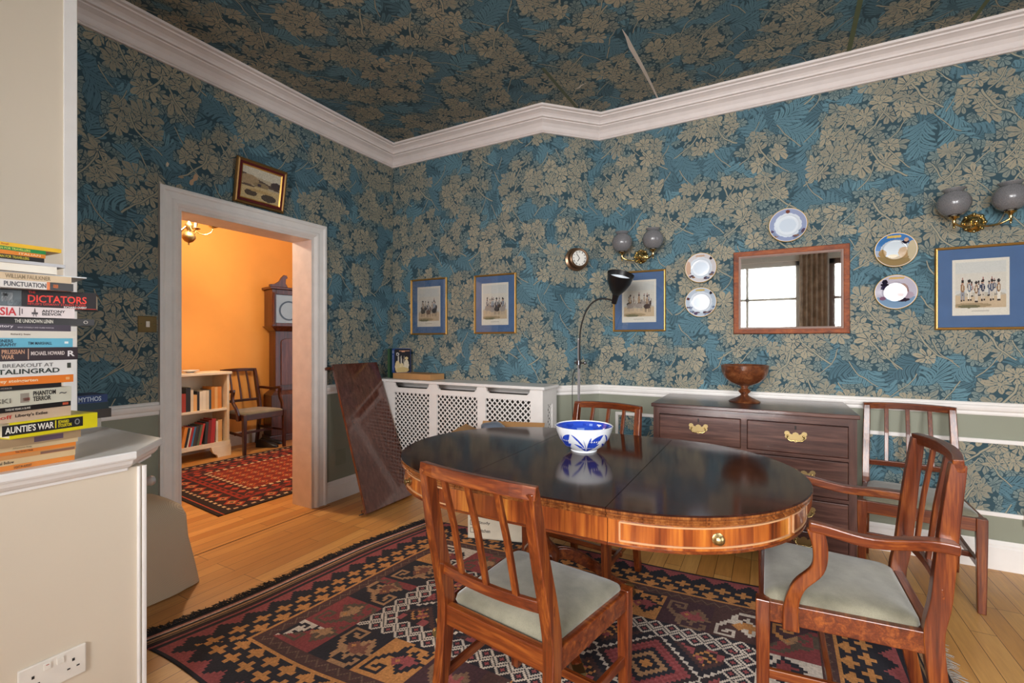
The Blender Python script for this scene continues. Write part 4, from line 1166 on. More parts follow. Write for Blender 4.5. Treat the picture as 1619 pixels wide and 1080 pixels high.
cv.sheet('canvas', lambda u, v: (-w/2+.042+u*(w-.084), -.007+0*u, .042+v*(h-.084)), M_attr, pt)
# plates
def plate(label, cx_, cz_, dia, kind, seed):
    t = empty('display_plate', (cx_, YB-.004, cz_), label=label, cat='plate', group='commemorative china plates hung on the wall')
    r = dia/2
    prof = [(.002, 0), (r*.55, 0), (r*.62, .004), (r*.97, .018), (r, .021), (r*.985, .023), (r*.62, .010), (r*.55, .005)]
    m = MB(); m.lathe([(a, -b_) for a, b_ in prof], 64, axis='y'); m.build('plate_body', flat('#c4a25a', .3, .5), t, smooth=40)
    cv = Canvas(48, 48, '#8fb0d0'); rr = random.Random(seed)
    # canvas in polar: sample scene function
    S_ = Canvas(90, 90, '#a9b6cc')
    if kind == 'battle':
        S_.mask(S_.Y > .5, '#3f7ab8'); S_.ell(.5, .5, .35, .3, '#c3cfd8'); S_.rect(0, 1, 0, .32, '#9a8258'); S_.ell(.2, .42, .1, .12, '#a88a5c'); S_.ell(.7, .42, .13, .16, '#b59468'); S_.ell(.45, .33, .12, .05, '#d9c9a4')
        S_.ell(.88, .45, .1, .3, '#c8bb9c'); S_.ell(.72, .72, .09, .05, '#201c30'); S_.ell(.75, .78, .05, .05, '#c9a58c'); S_.rect(.3, .62, .86, .92, '#d8b860')
    elif kind == 'ship':
        S_.mask(S_.Y > .35, '#c0bccb'); S_.rect(0, 1, 0, .36, '#7e9cba'); S_.ell(.68, .5, .13, .25, '#9a7a78'); S_.ell(.68, .62, .10, .12, '#b79a90'); S_.ell(.68, .27, .14, .06, '#2f2434'); S_.ell(.25, .72, .11, .05, '#1d1a2c'); S_.ell(.25, .80, .07, .07, '#1d1a2c'); S_.ell(.25, .63, .1, .06, '#2a2440')
        S_.ell(.2, .32, .08, .06, '#86607a'); S_.ell(.8, .4, .12, .1, '#b5a3b2'); S_.rect(.35, .7, .88, .93, '#cfae6a')
    else:
        S_.mask(S_.Y > 0, {'pale': '#d6d3d6', 'sea': '#b9c7d6', 'violet': '#9aa6c8'}[kind])
        S_.ell(.5, .5, .36, .36, '#dde6f0'); S_.ell(.5, .5, .22, .2, '#cfdcea')
        for _ in range(14):
            a = rr.uniform(PI*1.1, PI*1.9); q = rr.uniform(.36, .46); S_.ell(.5+q*math.cos(a), .5+q*math.sin(a), rr.uniform(.03, .08), rr.uniform(.015, .05), rr.choice(['#5c4d6a', '#6f7f9c', '#8d6a50', '#7f8ea8', '#5a4a58']))
        S_.ell(.5 if kind == 'violet' else .82, .9 if kind == 'violet' else .8, .05, .05, '#7a4a40' if kind == 'violet' else '#2c2630')
        if kind == 'sea': S_.rect(.35, .62, .88, .93, '#d0b468'); S_.ell(.1, .62, .05, .05, '#5a3030')
        if kind == 'pale': S_.ell(.1, .5, .08, .25, '#caa890'); S_.rect(.35, .62, .88, .93, '#c8a890')
    cv = Canvas(96, 40, '#ffffff')
    U = (np.arange(96)+.5)/96*2*PI; V = (np.arange(40)+.5)/40
    X_ = .5+.5*V[:, None]*np.cos(U)[None]; Z_ = .5+.5*V[:, None]*np.sin(U)[None]
    cv.a = S_.a[np.clip((Z_*90).astype(int), 0, 89), np.clip((X_*90).astype(int), 0, 89)]
    cv.a[-1] = C('#d8b55f'); cv.a[-2] = C('#e8e4ee')
    def fn(u, v):
        rr2 = v*r*.985; d = np.interp(rr2, [0, r*.55, r*.62, r*.985], [.0055, .0055, .0105, .0238])
        return rr2*np.cos(u*2*PI), -d, rr2*np.sin(u*2*PI)
    cv.sheet('painted_face', fn, M_attr_gloss, t)
plate('violet-rimmed china plate hung highest, above the mirror', .111, 2.005, .22, 'violet', 1)
plate('cream and pale blue china plate, upper of two left of the mirror', -.416, 1.768, .21, 'pale', 2)
plate('pale blue seascape china plate, lower of the two left of the mirror', -.416, 1.527, .21, 'sea', 3)
plate('china plate with ships under a deep blue sky, right of the mirror', .660, 1.792, .205, 'battle', 4)
plate('pale china plate with a sailing ship and cocked hat, right of the mirror', .660, 1.543, .205, 'ship', 5)
# mirror
mr = empty('wall_mirror', (.116, YB-.0005, 1.578), label='rectangular wall mirror in a burr wood frame above the chest of drawers', cat='mirror')
w, h = .648, .555
frame4(-w/2, w/2, -h/2, h/2, [(0, 0), (0, .018), (.004, .024), (.030, .022), (.032, .020), (.032, 0)], mr, M_yew)
frame4(-w/2+.032, w/2-.032, -h/2+.032, h/2-.032, [(0, 0), (0, .019), (.007, .022), (.012, .014), (.014, .010), (.014, 0)], mr, flat('#a68d84', .4), 'inner_frame')
MB().box(-w/2+.044, w/2-.044, -.009, -.002, -h/2+.044, h/2-.044).build('glass', M_mirror, mr)
# ship's-style brass clock on the canted wall
ck = empty('wall_clock', (-1.300, 3.376, 1.879), R(44)+0, 'small round brass wall clock with white roman dial on the canted wall', 'clock')
ck.rotation_euler = (0, 0, R(46))
m = MB(); m.lathe([(.086, 0), (.088, -.012), (.072, -.02), (.070, -.060), (.074, -.066), (.076, -.074), (.068, -.080), (.060, -.078), (.058, -.070), (.002, -.070)], 40, axis='y'); m.build('case', flat('#8d7058', .3, .85), ck, smooth=40)
MB().lathe([(.0575, -.071), (.057, -.073), (.002, -.073)], 40, axis='y').build('dial', flat('#efece4', .5), ck)
hd = MB()
for ang, l, w_ in ((-38, .040, .004), (152+60, .030, .005)):
    a = R(ang); hd.sweep([(0, -.0755, 0), (l*math.sin(a), -.0755, l*math.cos(a))], w_, .0012, (math.cos(a), 0, -math.sin(a)))
hd.build('hands', M_black, ck)
for i, s in enumerate(['XII', 'I', 'II', 'III', 'IIII', 'V', 'VI', 'VII', 'VIII', 'IX', 'X', 'XI']):
    a = -2*PI*i/12; wd = .0035*len(s)+.003
    Mx = Matrix.Rotation(-a, 4, 'Y') @ Matrix.Translation((-wd/2, -.0735, .042)) @ Matrix(((1, 0, 0, 0), (0, 0, -1, 0), (0, 1, 0, 0), (0, 0, 0, 1)))
    text_part('numeral', s, wd, .011, M_black, ck, Mx, .0004)
# double-globe sconces
def sconce(label, cx_, cz_):
    t = empty('wall_sconce', (cx_, YB, cz_), label=label, cat='wall lamp', group='brass double wall lamps with frosted globes')
    m = MB(); m.lathe([(.052, 0), (.052, -.008), (.044, -.014), (.040, -.012), (.034, -.018), (.020, -.024), (.016, -.045), (.010, -.052), (.002, -.056)], 32, axis='y')
    for k in range(8): a = k*PI/4; m.sphere((.047*math.cos(a), -.010, .047*math.sin(a)), .010, 10)
    m.build('back_plate', M_brass, t, smooth=50)
    for sx in (-1, 1):
        arm = MB(); pts = smoothpts([(0, -.04, -.01), (sx*.03, -.08, -.036), (sx*.075, -.11, -.034), (sx*.108, -.12, -.014), (sx*.112, -.12, .012)], 6)
        arm.sweep(pts, .011, .011, (0, 1, 0), 10)
        arm.lathe([(.003, -.042), (.006, -.036), (.004, -.030), (.008, -.024), (.005, -.018), (.009, -.010), (.007, 0), (.012, .010), (.022, .016), (.024, .022), (.020, .026), (.003, .026)], 20, c=(sx*.112, -.12, 0))
        arm.build('arm', M_brass, t, smooth=50)
        g = MB(); rr = .071; P = []
        for i in range(3, 21): ph = PI*(i/24); P.append((rr*math.sin(ph), .096-rr*math.cos(ph)))
        P += [(rr*.52, .096+rr*.90), (rr*.60, .096+rr*1.02), (rr*.72, .096+rr*1.10)]
        g.lathe(P, 36, c=(sx*.112, -.12, 0), cap=False)
        go = g.build('globe_shade', M_globe, t, smooth=60); go.modifiers.new('t', 'SOLIDIFY').thickness = .0025
        MB().lathe([(.012, .026), (.012, .05), (.018, .07), (.022, .09), (.018, .11), (.003, .12)], 20, c=(sx*.112, -.12, 0)).build('bulb', flat('#d8d4cc', .3), t, smooth=60)
sconce('brass wall lamp with two frosted globes above the floor lamp', -.835, 1.885)
sconce('brass wall lamp with two frosted globes at the right edge of the photo', 1.005, 1.912)
# switch
sw = MB().box(0, .006, -.044, .044, -.044, .044).build('light_switch', flat('#7d6742', .3, .8), bevel=.002); sw.location = (LX, 1.278, 1.345)
tag(sw, 'square antique brass light switch on the wallpaper left of the doorway', 'light switch')
MB().box(.006, .010, -.009, .009, -.016, .016).build('rocker', M_plastic, sw, bevel=.001)
m = MB()
for s in (-1, 1): m.lathe([(.0035, .006), (.0035, .0072), (.001, .0072)], 12, c=(0, s*.030, 0), axis='x')
m.build('screw', M_brass, sw)
m = MB().box(0, .002, -.05, .05, -.06, .06); pl = m.build('blanking_plate', flat('#858a78', .6)); pl.location = (LX, 2.60, .33)
tag(pl, 'green painted blanking plate low on the left wall beside the leaning leaf', 'plate')
so = MB().box(-.044, .044, -.008, 0, -.044, .044).build('wall_socket', M_plastic, bevel=.002); so.location = (1.245, YB-.014, .30)
tag(so, 'white socket at the right edge of the photo above the skirting', 'socket')

# floor lamp
fl = empty('floor_lamp', (-1.168, 3.10, 0), label='steel floor lamp with curved neck and black cone shade standing by the canted wall', cat='lamp')
MB().lathe([(.13, 0), (.13, .012), (.11, .022), (.02, .030), (.012, .05), (.002, .05)], 36).build('base', M_black, fl, smooth=40)
m = MB(); m.lathe([(.009, .03), (.009, 1.255), (.011, 1.258), (.011, 1.27), (.003, 1.272)], 16); m.build('pole', M_chrome, fl, smooth=40)
m = MB(); m.sweep([(-.03, 0, 1.10), (.035, 0, 1.10)], .012, .012, (0, 0, 1), 10); m.lathe([(.017, 1.085), (.017, 1.115), (.003, 1.115)], 16); m.sphere((.045, 0, 1.10), .013, 10); m.build('clamp', M_steel, fl, smooth=40)
pts = smoothpts([(.012, -.012, 1.06), (.014, -.012, 1.30), (.045, -.012, 1.43), (.09, -.012, 1.505), (.15, -.012, 1.54), (.21, -.012, 1.538), (.255, -.012, 1.522)], 6)
MB().sweep(pts, .011, .011, (0, 1, 0), 12).build('neck', M_dark, fl, smooth=50)
m = MB(); m.lathe([(.018, -.03), (.020, .01), (.024, .035), (.030, .040), (.055, .075), (.078, .125), (.088, .180), (.086, .181), (.074, .125), (.050, .075), (.02, .045)], 40, cap=False)
sh = m.build('lamp_shade', M_black, fl, smooth=40); sh.location = (.262, -.012, 1.535); sh.rotation_euler = (R(20), R(20), 0)
m = MB(); m.lathe([(.0865, .180), (.0735, .125), (.049, .075), (.019, .046)], 40, cap=False); m.build('shade_lining', flat('#dfe6ee', .4), sh, smooth=40)
MB().sweep(smoothpts([(-.01, .0, 1.06), (-.045, .0, 1.0), (-.050, .01, .7), (-.03, .01, .3), (-.015, .01, .03)], 6), .005, .005, (0, 1, 0), 8).build('cord', M_dark, fl, smooth=40)

# ================================================================== NEAR-LEFT CUPBOARD AND BOOK STACK
WT = .90
cb = empty('fitted_cupboard', (0, 0, 0), label='cream painted cupboard with white moulded worktop at the left edge of the photo', cat='cupboard')
MB().box(-2.94, -1.80, -1.35, .765, 0, WT-.055).build('body', M_cream, cb, bevel=.003)
m = MB(); m.sweep([(-1.797, .745, 0), (-1.797, .745, WT-.056)], .010, .010, (0, 1, 0), 10); m.sweep([(-1.797, .760, 0), (-1.797, .760, WT-.056)], .014, .012, (0, 1, 0), 8); m.build('corner_bead', M_white, cb, smooth=40)
wo = [(-1.765, -1.35), (-1.765, .726), (-1.93, .873), (-2.94, .873), (-2.94, -1.35)]
m = MB()
def inset(o): return [(-1.765-o, -1.35), (-1.765-o, .726-o*.42), (-1.93-o*.4, .873-o), (-2.94, .873-o), (-2.94, -1.35)]
m.loft([[(x, y, z) for x, y in inset(o)] for o, z in ((.030, WT-.062), (.030, WT-.054), (.022, WT-.050), (.014, WT-.040), (.010, WT-.028), (.003, WT-.026), (0, WT-.020), (0, WT-.004), (.003, WT))])
m.build('worktop', M_top, cb)
m = MB(); m.lathe([(.014, 0), (.014, .004), (.006, .007), (.006, .045), (.014, .050), (.018, .060), (.014, .070), (.003, .074)], 20, axis='y'); k = m.build('knob', M_chrome, cb, smooth=40); k.location = (-1.905, .765, .76)
# upright painted pier standing on the cupboard
m = MB(); m.box(-2.33, -2.235, -1.38, .735, WT+.0005, CH_-.001); m.build('wall_pier', M_cream, kind='structure')
MB().box(-2.2355, -2.229, .695, .733, WT+.001, CH_-.16).build('trim_19', M_white, kind='structure', bevel=.002)
# double socket
ds = empty('wall_socket', (-1.80, .537, .305), label='white double plug socket on the side of the cream cupboard', cat='socket')
MB().box(0, .009, -.073, .073, -.043, .043).build('face_plate', M_plastic, ds, bevel=.003)
for s in (-1, 1):
    MB().box(.009, .0125, s*.014-.008, s*.014+.008, .016, .034).build('switch', flat('#f1ece2', .3), ds, bevel=.001)
    m = MB(); c = s*.043; m.box(.0092, .0097, c-.003, c+.003, .006, .014); m.box(.0092, .0097, c-.014, c-.007, -.014, -.010); m.box(.0092, .0097, c+.007, c+.014, -.014, -.010)
    m.build('pin_hole', M_dark, ds)
MB().box(.0126, .013, -.017, -.011, .029, .031).build('switch_mark', flat('#b03a30', .5), ds)
# throw-covered stool beyond it
m = MB(); rings = []
for z, hx_, hy, w_ in ((.003, .205, .245, .016), (.10, .190, .232, .012), (.25, .182, .222, .008), (.36, .178, .215, .004), (.41, .165, .195, .002), (.445, .135, .150, 0), (.455, .09, .10, 0), (.458, .03, .03, 0)):
    ring = []
    for i in range(64):
        a = 2*PI*i/64; e = .42
        x = hx_*math.copysign(abs(math.cos(a))**e, math.cos(a)); y = hy*math.copysign(abs(math.sin(a))**e, math.sin(a))
        q = w_*math.sin(a*7+1.2); ring.append((x*(1+q), y*(1+q*1.3)+(.02 if (z < .2 and .5 < a < 1.2) else 0), z))
    rings.append(ring)
m.loft(rings)
st = m.build('covered_stool', M_cloth, smooth=60); st.location = (-2.765, 1.095, 0)
tag(st, 'low stool draped in a taupe woven throw beyond the cupboard', 'stool')

# the stack: spine faces +X, right ends at px
CAM = (0, 0, 1.25)
def spine_hit(pxx, pv, dv):
    """distance along the spine from its right end to the sight line of an image column"""
    l = (pxx-809.5)/737; c, s = math.cos(R(28.8)), math.sin(R(28.8)); rx, ry = l*c-s, l*s+c
    # pv + u*dv = t*(rx,ry)
    det = dv[0]*(-ry)+dv[1]*rx
    return (pv[0]*ry-pv[1]*rx)/det if det else 0
SG = 'paperbacks and hardbacks in the tall stack on the cupboard'
#(px right end, y top, y bottom at right, cover, rot deg, depth, titles, label)
BK = [
 (118, 722, 732, '#d9822e', 0, .11, [('LIGHT IN AUGUST', 22, 50, .45, .5, '#6a4a2c')], 'orange paperback at the very bottom of the tall stack'),
 (119, 713, 722, '#cfb184', 0, .11, [('Saul Bellow', -6, 22, .5, .5, '#3a3028')], 'tan paperback second from the bottom of the tall stack'),
 (120, 706.5, 713, '#c58a4e', 1, .11, [], 'tan and orange paperback third from the bottom of the tall stack'),
 (120, 701, 706.5, '#dd7d22', 2, .11, [('The Grass Harp', 24, 52, .5, .6, '#5a3418')], 'thin orange paperback fourth from the bottom of the tall stack'),
 (123, 694.5, 701, '#cdb58c', 4, .115, [('Afternoon Raag', 20, 50, .5, .5, '#9a8a6c')], 'pale tan paperback fifth from the bottom of the tall stack'),
 (128, 681.5, 694.5, '#a58b69', 6, .12, [], 'thick brown-edged paperback directly under the yellow hardback'),
 (154, 657.5, 681, '#e2d614', 10, .16, [('AUNTIE\'S WAR', 8, 85, .56, .42, '#f4f1e6'), ('|', 87, 89, .56, .5, '#e2d614'), ('EDWARD\nSTOURTON', 92, 113, .55, .45, '#e2d614'), ('O', 118, 126, .55, .4, '#8a8a86')], 'yellow hardback with white lettering on a black band in the tall stack'),
 (112, 642, 657.5, '#d9bfa5', 14, .13, [('noff', -8, 19, .55, .35, '#c8342c'), ("Liberty's Exiles", 24, 75, .55, .38, '#3a2c28')], 'pinkish beige paperback with red and dark lettering on top of the yellow hardback'),
 (112, 634.5, 642, '#1c191b', 16, .13, [('TWELVE YEARS A SLAVE', 8, 48, .5, .4, '#d8d4c8')], 'slim black paperback with small white lettering above the pinkish beige one'),
 (113, 611.5, 634.5, '#dcdccb', 16, .13, [('PHANTOM\nTERROR', 52, 88, .55, .66, '#242322'), ('SKI', -6, 17, .4, .3, '#8a887c'), ('~', 94, 105, .6, .12, '#555')], 'thick white paperback with bold black condensed title'),
 (97, 604.5, 611.5, '#211c1e', 10, .12, [('KING HORROR', -10, 19, .5, .4, '#9a8a80')], 'short black paperback under the orange one'),
 (116, 592.5, 604.5, '#e77c22', 7, .13, [('ffrey steingarten', -10, 60, .5, .5, '#f3d6b0')], 'orange paperback with pale lowercase lettering'),
 (120, 569, 592, '#e0e0de', 5, .14, [('BREAKOUT AT', 4, 84, .72, .24, '#6c6c6c'), ('TALINGRAD', -4, 94, .34, .32, '#26342e')], 'thick white hardback with spaced dark green capitals'),
 (123, 549, 568, '#2e1e26', 3, .13, [('PRUSSIAN\nWAR', 2, 39, .5, .7, '#c99a7c'), ('|', 44, 45.5, .5, .8, '#c9a08c'), ('MICHAEL HOWARD', 49, 102, .55, .3, '#d8ccc8'), ('R', 107, 118, .5, .45, '#e8e4e6')], 'dark plum paperback with cream capitals and white R'),
 (115, 535, 548, '#62b3cf', 2, .125, [('ONERS\nGRAPHY', -4, 26, .5, .75, '#24485c'), ('TIM MARSHALL', 44, 82, .45, .32, '#1d3c50')], 'sky blue paperback with navy lettering'),
 (121, 524, 534, '#d6d0c4', 0, .13, [('Richard J. Evans', 17, 48, .5, .3, '#6a5a50')], 'off-white hardback above the sky blue paperback'),
 (112, 514, 524, '#3a2f40', 0, .125, [('istory', -4, 21, .6, .5, '#e6e0e6'), ('MARK DONNELLY AND CLAIRE NORTON', 28, 85, .5, .2, '#b9b0bb')], 'dark purple paperback with white lettering'),
 (149, 503.5, 514, '#1b181a', -12, .14, [('THE UNKNOWN LENIN', 23, 84, .5, .55, '#ded8ca'), ('O', 132, 139, .5, .5, '#b5b0a8')], 'slim black hardback projecting to the right in mid stack'),
 (118, 487.5, 503.5, '#d9cdcd', -6, .13, [('SIA', 0, 26, .5, .75, '#c3222c'), ('ANTONY\nBEEVOR', 66, 103, .5, .55, '#231f20'), ('A', 52, 58, .5, .8, '#4c4448')], 'pale pink-white hardback with tall red letters'),
 (152, 460, 487.5, '#211d20', -22, .15, [('DICTATORS', 44, 137, .52, .42, '#e0392c'), ('THE', 45, 56, .88, .12, '#e0392c'), ("HITLER'S GERMANY STALIN'S RUSSIA", 44, 136, .22, .13, '#c8322a'), ('RICHARD OVERY', 101, 137, .08, .12, '#f1ece8')], 'thick black paperback with large red title in the tall stack'),
 (116, 448, 459, '#d8d2cc', -7, .12, [('PUNCTUATION', 6, 73, .5, .6, '#4a4a52')], 'white-spined paperback with grey capitals and black end'),
 (113, 437.5, 448, '#cdb592', -7, .12, [('WILLIAM FAULKNER', 8, 80, .5, .6, '#8f7c5e')], 'beige paperback with faded capitals under the thin magazine'),
 (137, 435.5, 437.5, '#c9cdd0', -8, .16, [], 'thin white magazine jutting out to the right in the upper stack'),
 (90, 424, 435.5, '#eae4d6', -3, .12, [], 'cream paperback showing its page edges'),
 (103, 419, 423, '#c3c4c8', 0, .14, [], 'thin grey magazine under the travel phrasebooks'),
 (70, 412.5, 418, '#1f1b1c', 4, .10, [('GERMAN FOR TRAVELLERS', -14, 46, .5, .6, '#d9c93c')], 'small black phrasebook with yellow lettering'),
 (72, 406.5, 412, '#e88a28', 4, .10, [('ITALIAN', 30, 64, .5, .5, '#f3d9b0')], 'small orange phrasebook between the black and the green ones'),
 (72.5, 401, 406.5, '#1e8a44', 4, .10, [('ITALIAN FOR TRAVELLERS', -16, 48, .5, .6, '#dbe66a')], 'small green phrasebook second from the top of the stack'),
 (97, 395, 400.5, '#f1bf24', 3, .11, [('Rough', 2, 14, .5, .5, '#c8542c')], 'thin yellow book lying on top of the tall stack'),
]
def make_book(px, T, cover, rot, depth, titles, label, z, base_x=-1.80, L=.20, group=SG, px_right=None):
    l = (px-809.5)/737; c, s = math.cos(R(28.8)), math.sin(R(28.8)); t = base_x/(l*c-s); y = (l*s+c)*t
    a = R(rot); dv = (-math.sin(a), math.cos(a))
    o = empty('book', (base_x, y, z), a, label, 'book', group)
    m = MB(); cth = min(.0022, T*.25)
    m.box(-cth, 0, -L, 0, 0, T).box(-depth, -cth, -L, 0, 0, cth).box(-depth, -cth, -L, 0, T-cth, T)
    m.build('cover', flat(cover, .4), o)
    MB().box(-depth+.003, -cth, -L+.002, -.003, cth, T-cth).build('pages', M_pages, o)
    for sct in titles:
        s_, p0, p1, fz, fh, col = sct
        if len(col) == 4: col = '#555555'
        u0, u1 = [spine_hit(p, (base_x, y), dv) for p in (p0, p1)]
        w_ = abs(u1-u0); hh = T*fh
        Mx = Matrix(((0, 0, 1, 0.0), (1, 0, 0, min(u0, u1)), (0, 1, 0, T*fz-hh/2), (0, 0, 0, 1)))
        text_part('title', s_, w_, hh, flat(col, .5), o, Mx)
    return o, (base_x, y), dv
SPAN = WT
z = WT+.0003; ptop = 732; zs = {}
bot_px, z_per = 732, 1.36/737
for (px, yt, yb_, cover, rot, dep, tl, label) in BK:
    T = (yb_-yt)*z_per*.985 if (yb_-yt) > 0 else .003
    top_z = 1.25-(yt-540)*z_per
    T = max(top_z-z, .003)
    o, pv, dv = make_book(px, T, cover, rot, dep, tl, label, z)
    # details on some spines
    def spine_rect(p0, p1, z0, z1, col, nm='spine_band'):
        u0, u1 = spine_hit(p0, pv, dv), spine_hit(p1, pv, dv)
        MB().box(0.0001, .0003, min(u0, u1), max(u0, u1), T*z0, T*z1).build(nm, flat(col, .4), o)
    if cover == '#e2d614': spine_rect(3, 131, .22, .86, '#1d1c20')
    if 'PUNCTUATION' in str(tl): spine_rect(79, 116, 0, 1, '#1d1a1c'); spine_rect(74, 79, 0, 1, '#d9702c'); spine_rect(84, 92, .3, .75, '#d9702c', 'spine_badge')
    if 'DICTATORS' in str(tl):
        spine_rect(-20, 34, .08, .95, '#5d676c', 'spine_picture'); spine_rect(2, 20, .3, .8, '#c6cdd0', 'spine_picture'); spine_rect(12, 34, .1, .4, '#9aa6aa', 'spine_picture'); spine_rect(2, 12, .6, .75, '#23272a', 'spine_picture')
        spine_rect(-20, 152, 0, .03, '#c8322a')
    if 'TWELVE' in str(tl): spine_rect(99, 108, .3, .8, '#c85a3c', 'spine_badge')
    if 'steingarten' in str(tl): spine_rect(104, 110, .35, .7, '#f0b070', 'spine_badge')
    if 'MARSHALL' in str(tl): spine_rect(102, 108, .4, .65, '#e6f0f2', 'spine_badge')
    if 'PHANTOM' in str(tl): spine_rect(32, 46, .2, .8, '#a8a094', 'spine_badge'); spine_rect(36, 47, .3, .5, '#b06a60', 'spine_badge')
    if 'TALIN' in str(tl): spine_rect(106, 112, .45, .8, '#3a4038', 'spine_badge')
    if 'SIA' in str(tl) and 'ANTONY' in str(tl): spine_rect(30, 32, .15, .9, '#6a5c60'); spine_rect(34, 36, .3, .8, '#6a5c60'); spine_rect(50, 60, .3, .5, '#4c4448', 'spine_picture')
    if cover == '#c58a4e': spine_rect(64, 118, .1, .7, '#7d5a48', 'spine_picture')
    if cover == '#a58b69': spine_rect(54, 100, .2, .8, '#5c4a5c', 'spine_picture')
    z += T+.0002
# books behind the pier
G3 = 'books lying on the worktop behind the pier'
zz_ = WT+.0003
for (px, T, cov, rot, tl, label) in ((160, .036, '#cfc8bb', 0, [], 'pale book lying lowest behind the pier'),
    (176, .036, '#4a403a', 0, [], 'dark brown hardback third down behind the pier'),
    (172, .028, '#1c3a44', 0, [], 'dark teal hardback between the brown and the blue ones'),
    (170, .032, '#1e3f7a', 0, [('MYTHOS', 124, 160, .5, .6, '#c9d6e6')], 'dark blue hardback with pale capitals on top of the small pile behind the pier')):
    make_book(px, T, cov, rot, .14, tl, label, zz_, base_x=-2.40, L=.20, group=G3); zz_ += T+.0002

# ================================================================== NEXT ROOM FURNISHINGS
bc = empty('bookcase', (-5.21, 3.005, 0), label='low cream painted bookcase with two shelves of books against the orange wall', cat='bookcase')
# local: front at x=0 facing +X, right end at y=0, runs to -y
BM_ = flat('#e6d9c2', .5); Wb, Db, Hb = 1.15, .30, .92
m = MB(); m.box(-Db, 0, -.025, 0, .10, Hb-.03).box(-Db, 0, -Wb, -Wb+.025, .10, Hb-.03).box(-Db, -Db+.012, -Wb, 0, .10, Hb-.03); m.build('carcase', BM_, bc)
MB().box(-Db-.01, .02, -Wb-.02, .022, Hb-.03, Hb).build('top', BM_, bc, bevel=.006)
MB().box(-Db+.012, -.002, -Wb+.025, -.025, .135, .155).build('shelf', BM_, bc)
MB().box(-Db+.012, -.002, -Wb+.025, -.025, .50, .522).build('shelf', BM_, bc)
MB().box(-.002, .012, -Wb, 0, .12, .165).build('plinth_rail', BM_, bc)
MB().loft([[(x, -.20, .12), (x, 0.008, .12), (x, .008, 0), (x, -.13, 0), (x, -.14, .03), (x, -.17, .045), (x, -.19, .08)] for x in (-.02, .016)]).build('bracket_foot', BM_, bc)
MB().loft([[(x, -Wb+.20, .12), (x, -Wb-.008, .12), (x, -Wb-.008, 0), (x, -Wb+.13, 0), (x, -Wb+.14, .03), (x, -Wb+.17, .045), (x, -Wb+.19, .08)] for x in (-.02, .016)]).build('bracket_foot', BM_, bc)
MB().box(-Db, -.02, -.02, 0, 0, .12).build('side_foot', BM_, bc)
MB().box(-.0, .0, 0, 0, 0, 0) if False else None
ORD = ['first', 'second', 'third', 'fourth', 'fifth', 'sixth', 'seventh', 'eighth', 'ninth', 'tenth', 'eleventh', 'twelfth', 'thirteenth', 'fourteenth', 'fifteenth', 'sixteenth', 'seventeenth']
NAMES = {'#c9852f': 'tan-orange', '#e0b070': 'sandy', '#d9cdb4': 'cream', '#26272b': 'black', '#a33a2a': 'brick red', '#3a4a54': 'slate', '#e6ddc9': 'off-white', '#d98a36': 'orange', '#7d2a24': 'dark red', '#b03030': 'bright red', '#3f7fae': 'blue', '#4a4038': 'brown', '#34383a': 'dark grey', '#5f6a50': 'olive', '#c0443a': 'coral red'}
def shelf_book(yc, z, T, Hh, dp, col, label, lean=0):
    o = empty('book', (-5.21-.035, yc, z), R(90), label, 'book', 'books in the cream bookcase', rot=(0, R(lean), R(90)))
    m = MB(); c = .0022; m.box(-T/2, T/2, 0, c, 0, Hh).box(-T/2, -T/2+c, c, dp, 0, Hh).box(T/2-c, T/2, c, dp, 0, Hh); m.build('cover', flat(col, .5), o)
    MB().box(-T/2+c, T/2-c, c, dp-.004, .003, Hh-.004).build('pages', M_pages, o)
up = [('#d98a36', .040, .235), ('#e0b070', .030, .235), ('#c9852f', .034, .24), ('#3a4a54', .022, .21), ('#d9cdb4', .030, .205), ('#e6ddc9', .034, .205), ('#e6ddc9', .028, .20), ('#26272b', .024, .20), ('#e0b070', .034, .17),
      ('#d9cdb4', .026, .225), ('#26272b', .044, .25), ('#a33a2a', .028, .19), ('#a33a2a', .028, .19), ('#a33a2a', .028, .19)]
y = 2.94
for i, (c, T, Hh) in enumerate(up):
    shelf_book(y-T/2, .5225, T, Hh, .17, c, '%s book, %s from the right on the upper bookcase shelf' % (NAMES[c], ORD[i])); y -= T+.001
lo_ = [('#e0b070', .040, .24, 0), ('#e6ddc9', .020, .23, 0), ('#b03030', .040, .26, 4), ('#7d2a24', .030, .25, 4), ('#34383a', .028, .235, 4), ('#c0443a', .020, .225, 11), ('#5f6a50', .020, .215, 11), ('#34383a', .018, .215, 11), ('#4a4038', .020, .21, 11), ('#3f7fae', .016, .205, 11), ('#b03030', .022, .205, 11), ('#e6ddc9', .012, .20, 11), ('#26272b', .022, .20, 11), ('#d98a36', .030, .21, 11), ('#34383a', .030, .21, 0), ('#26272b', .028, .215, 0)]
y = 2.945
for i, (c, T, Hh, ln) in enumerate(lo_):
    if i == 14: y -= .055
    y -= T/math.cos(R(ln))
    shelf_book(y+T/2, .1560+T/2*math.sin(R(ln)), T, Hh, .17, c, '%s book, %s from the right on the lower bookcase shelf' % (NAMES[c], ORD[i]), lean=ln if True else 0); y -= .0015+(.018 if i == 1 else .030 if i == 4 else 0)
dsh = MB().lathe([(.03, 0), (.032, .006), (.06, .016), (.085, .026), (.083, .029), (.055, .019), (.002, .010)], 36).build('small_dish', M_ceramic, smooth=40)
dsh.location = (-5.32, 2.66, Hb+.0003); tag(dsh, 'small white dish standing on top of the cream bookcase', 'dish')
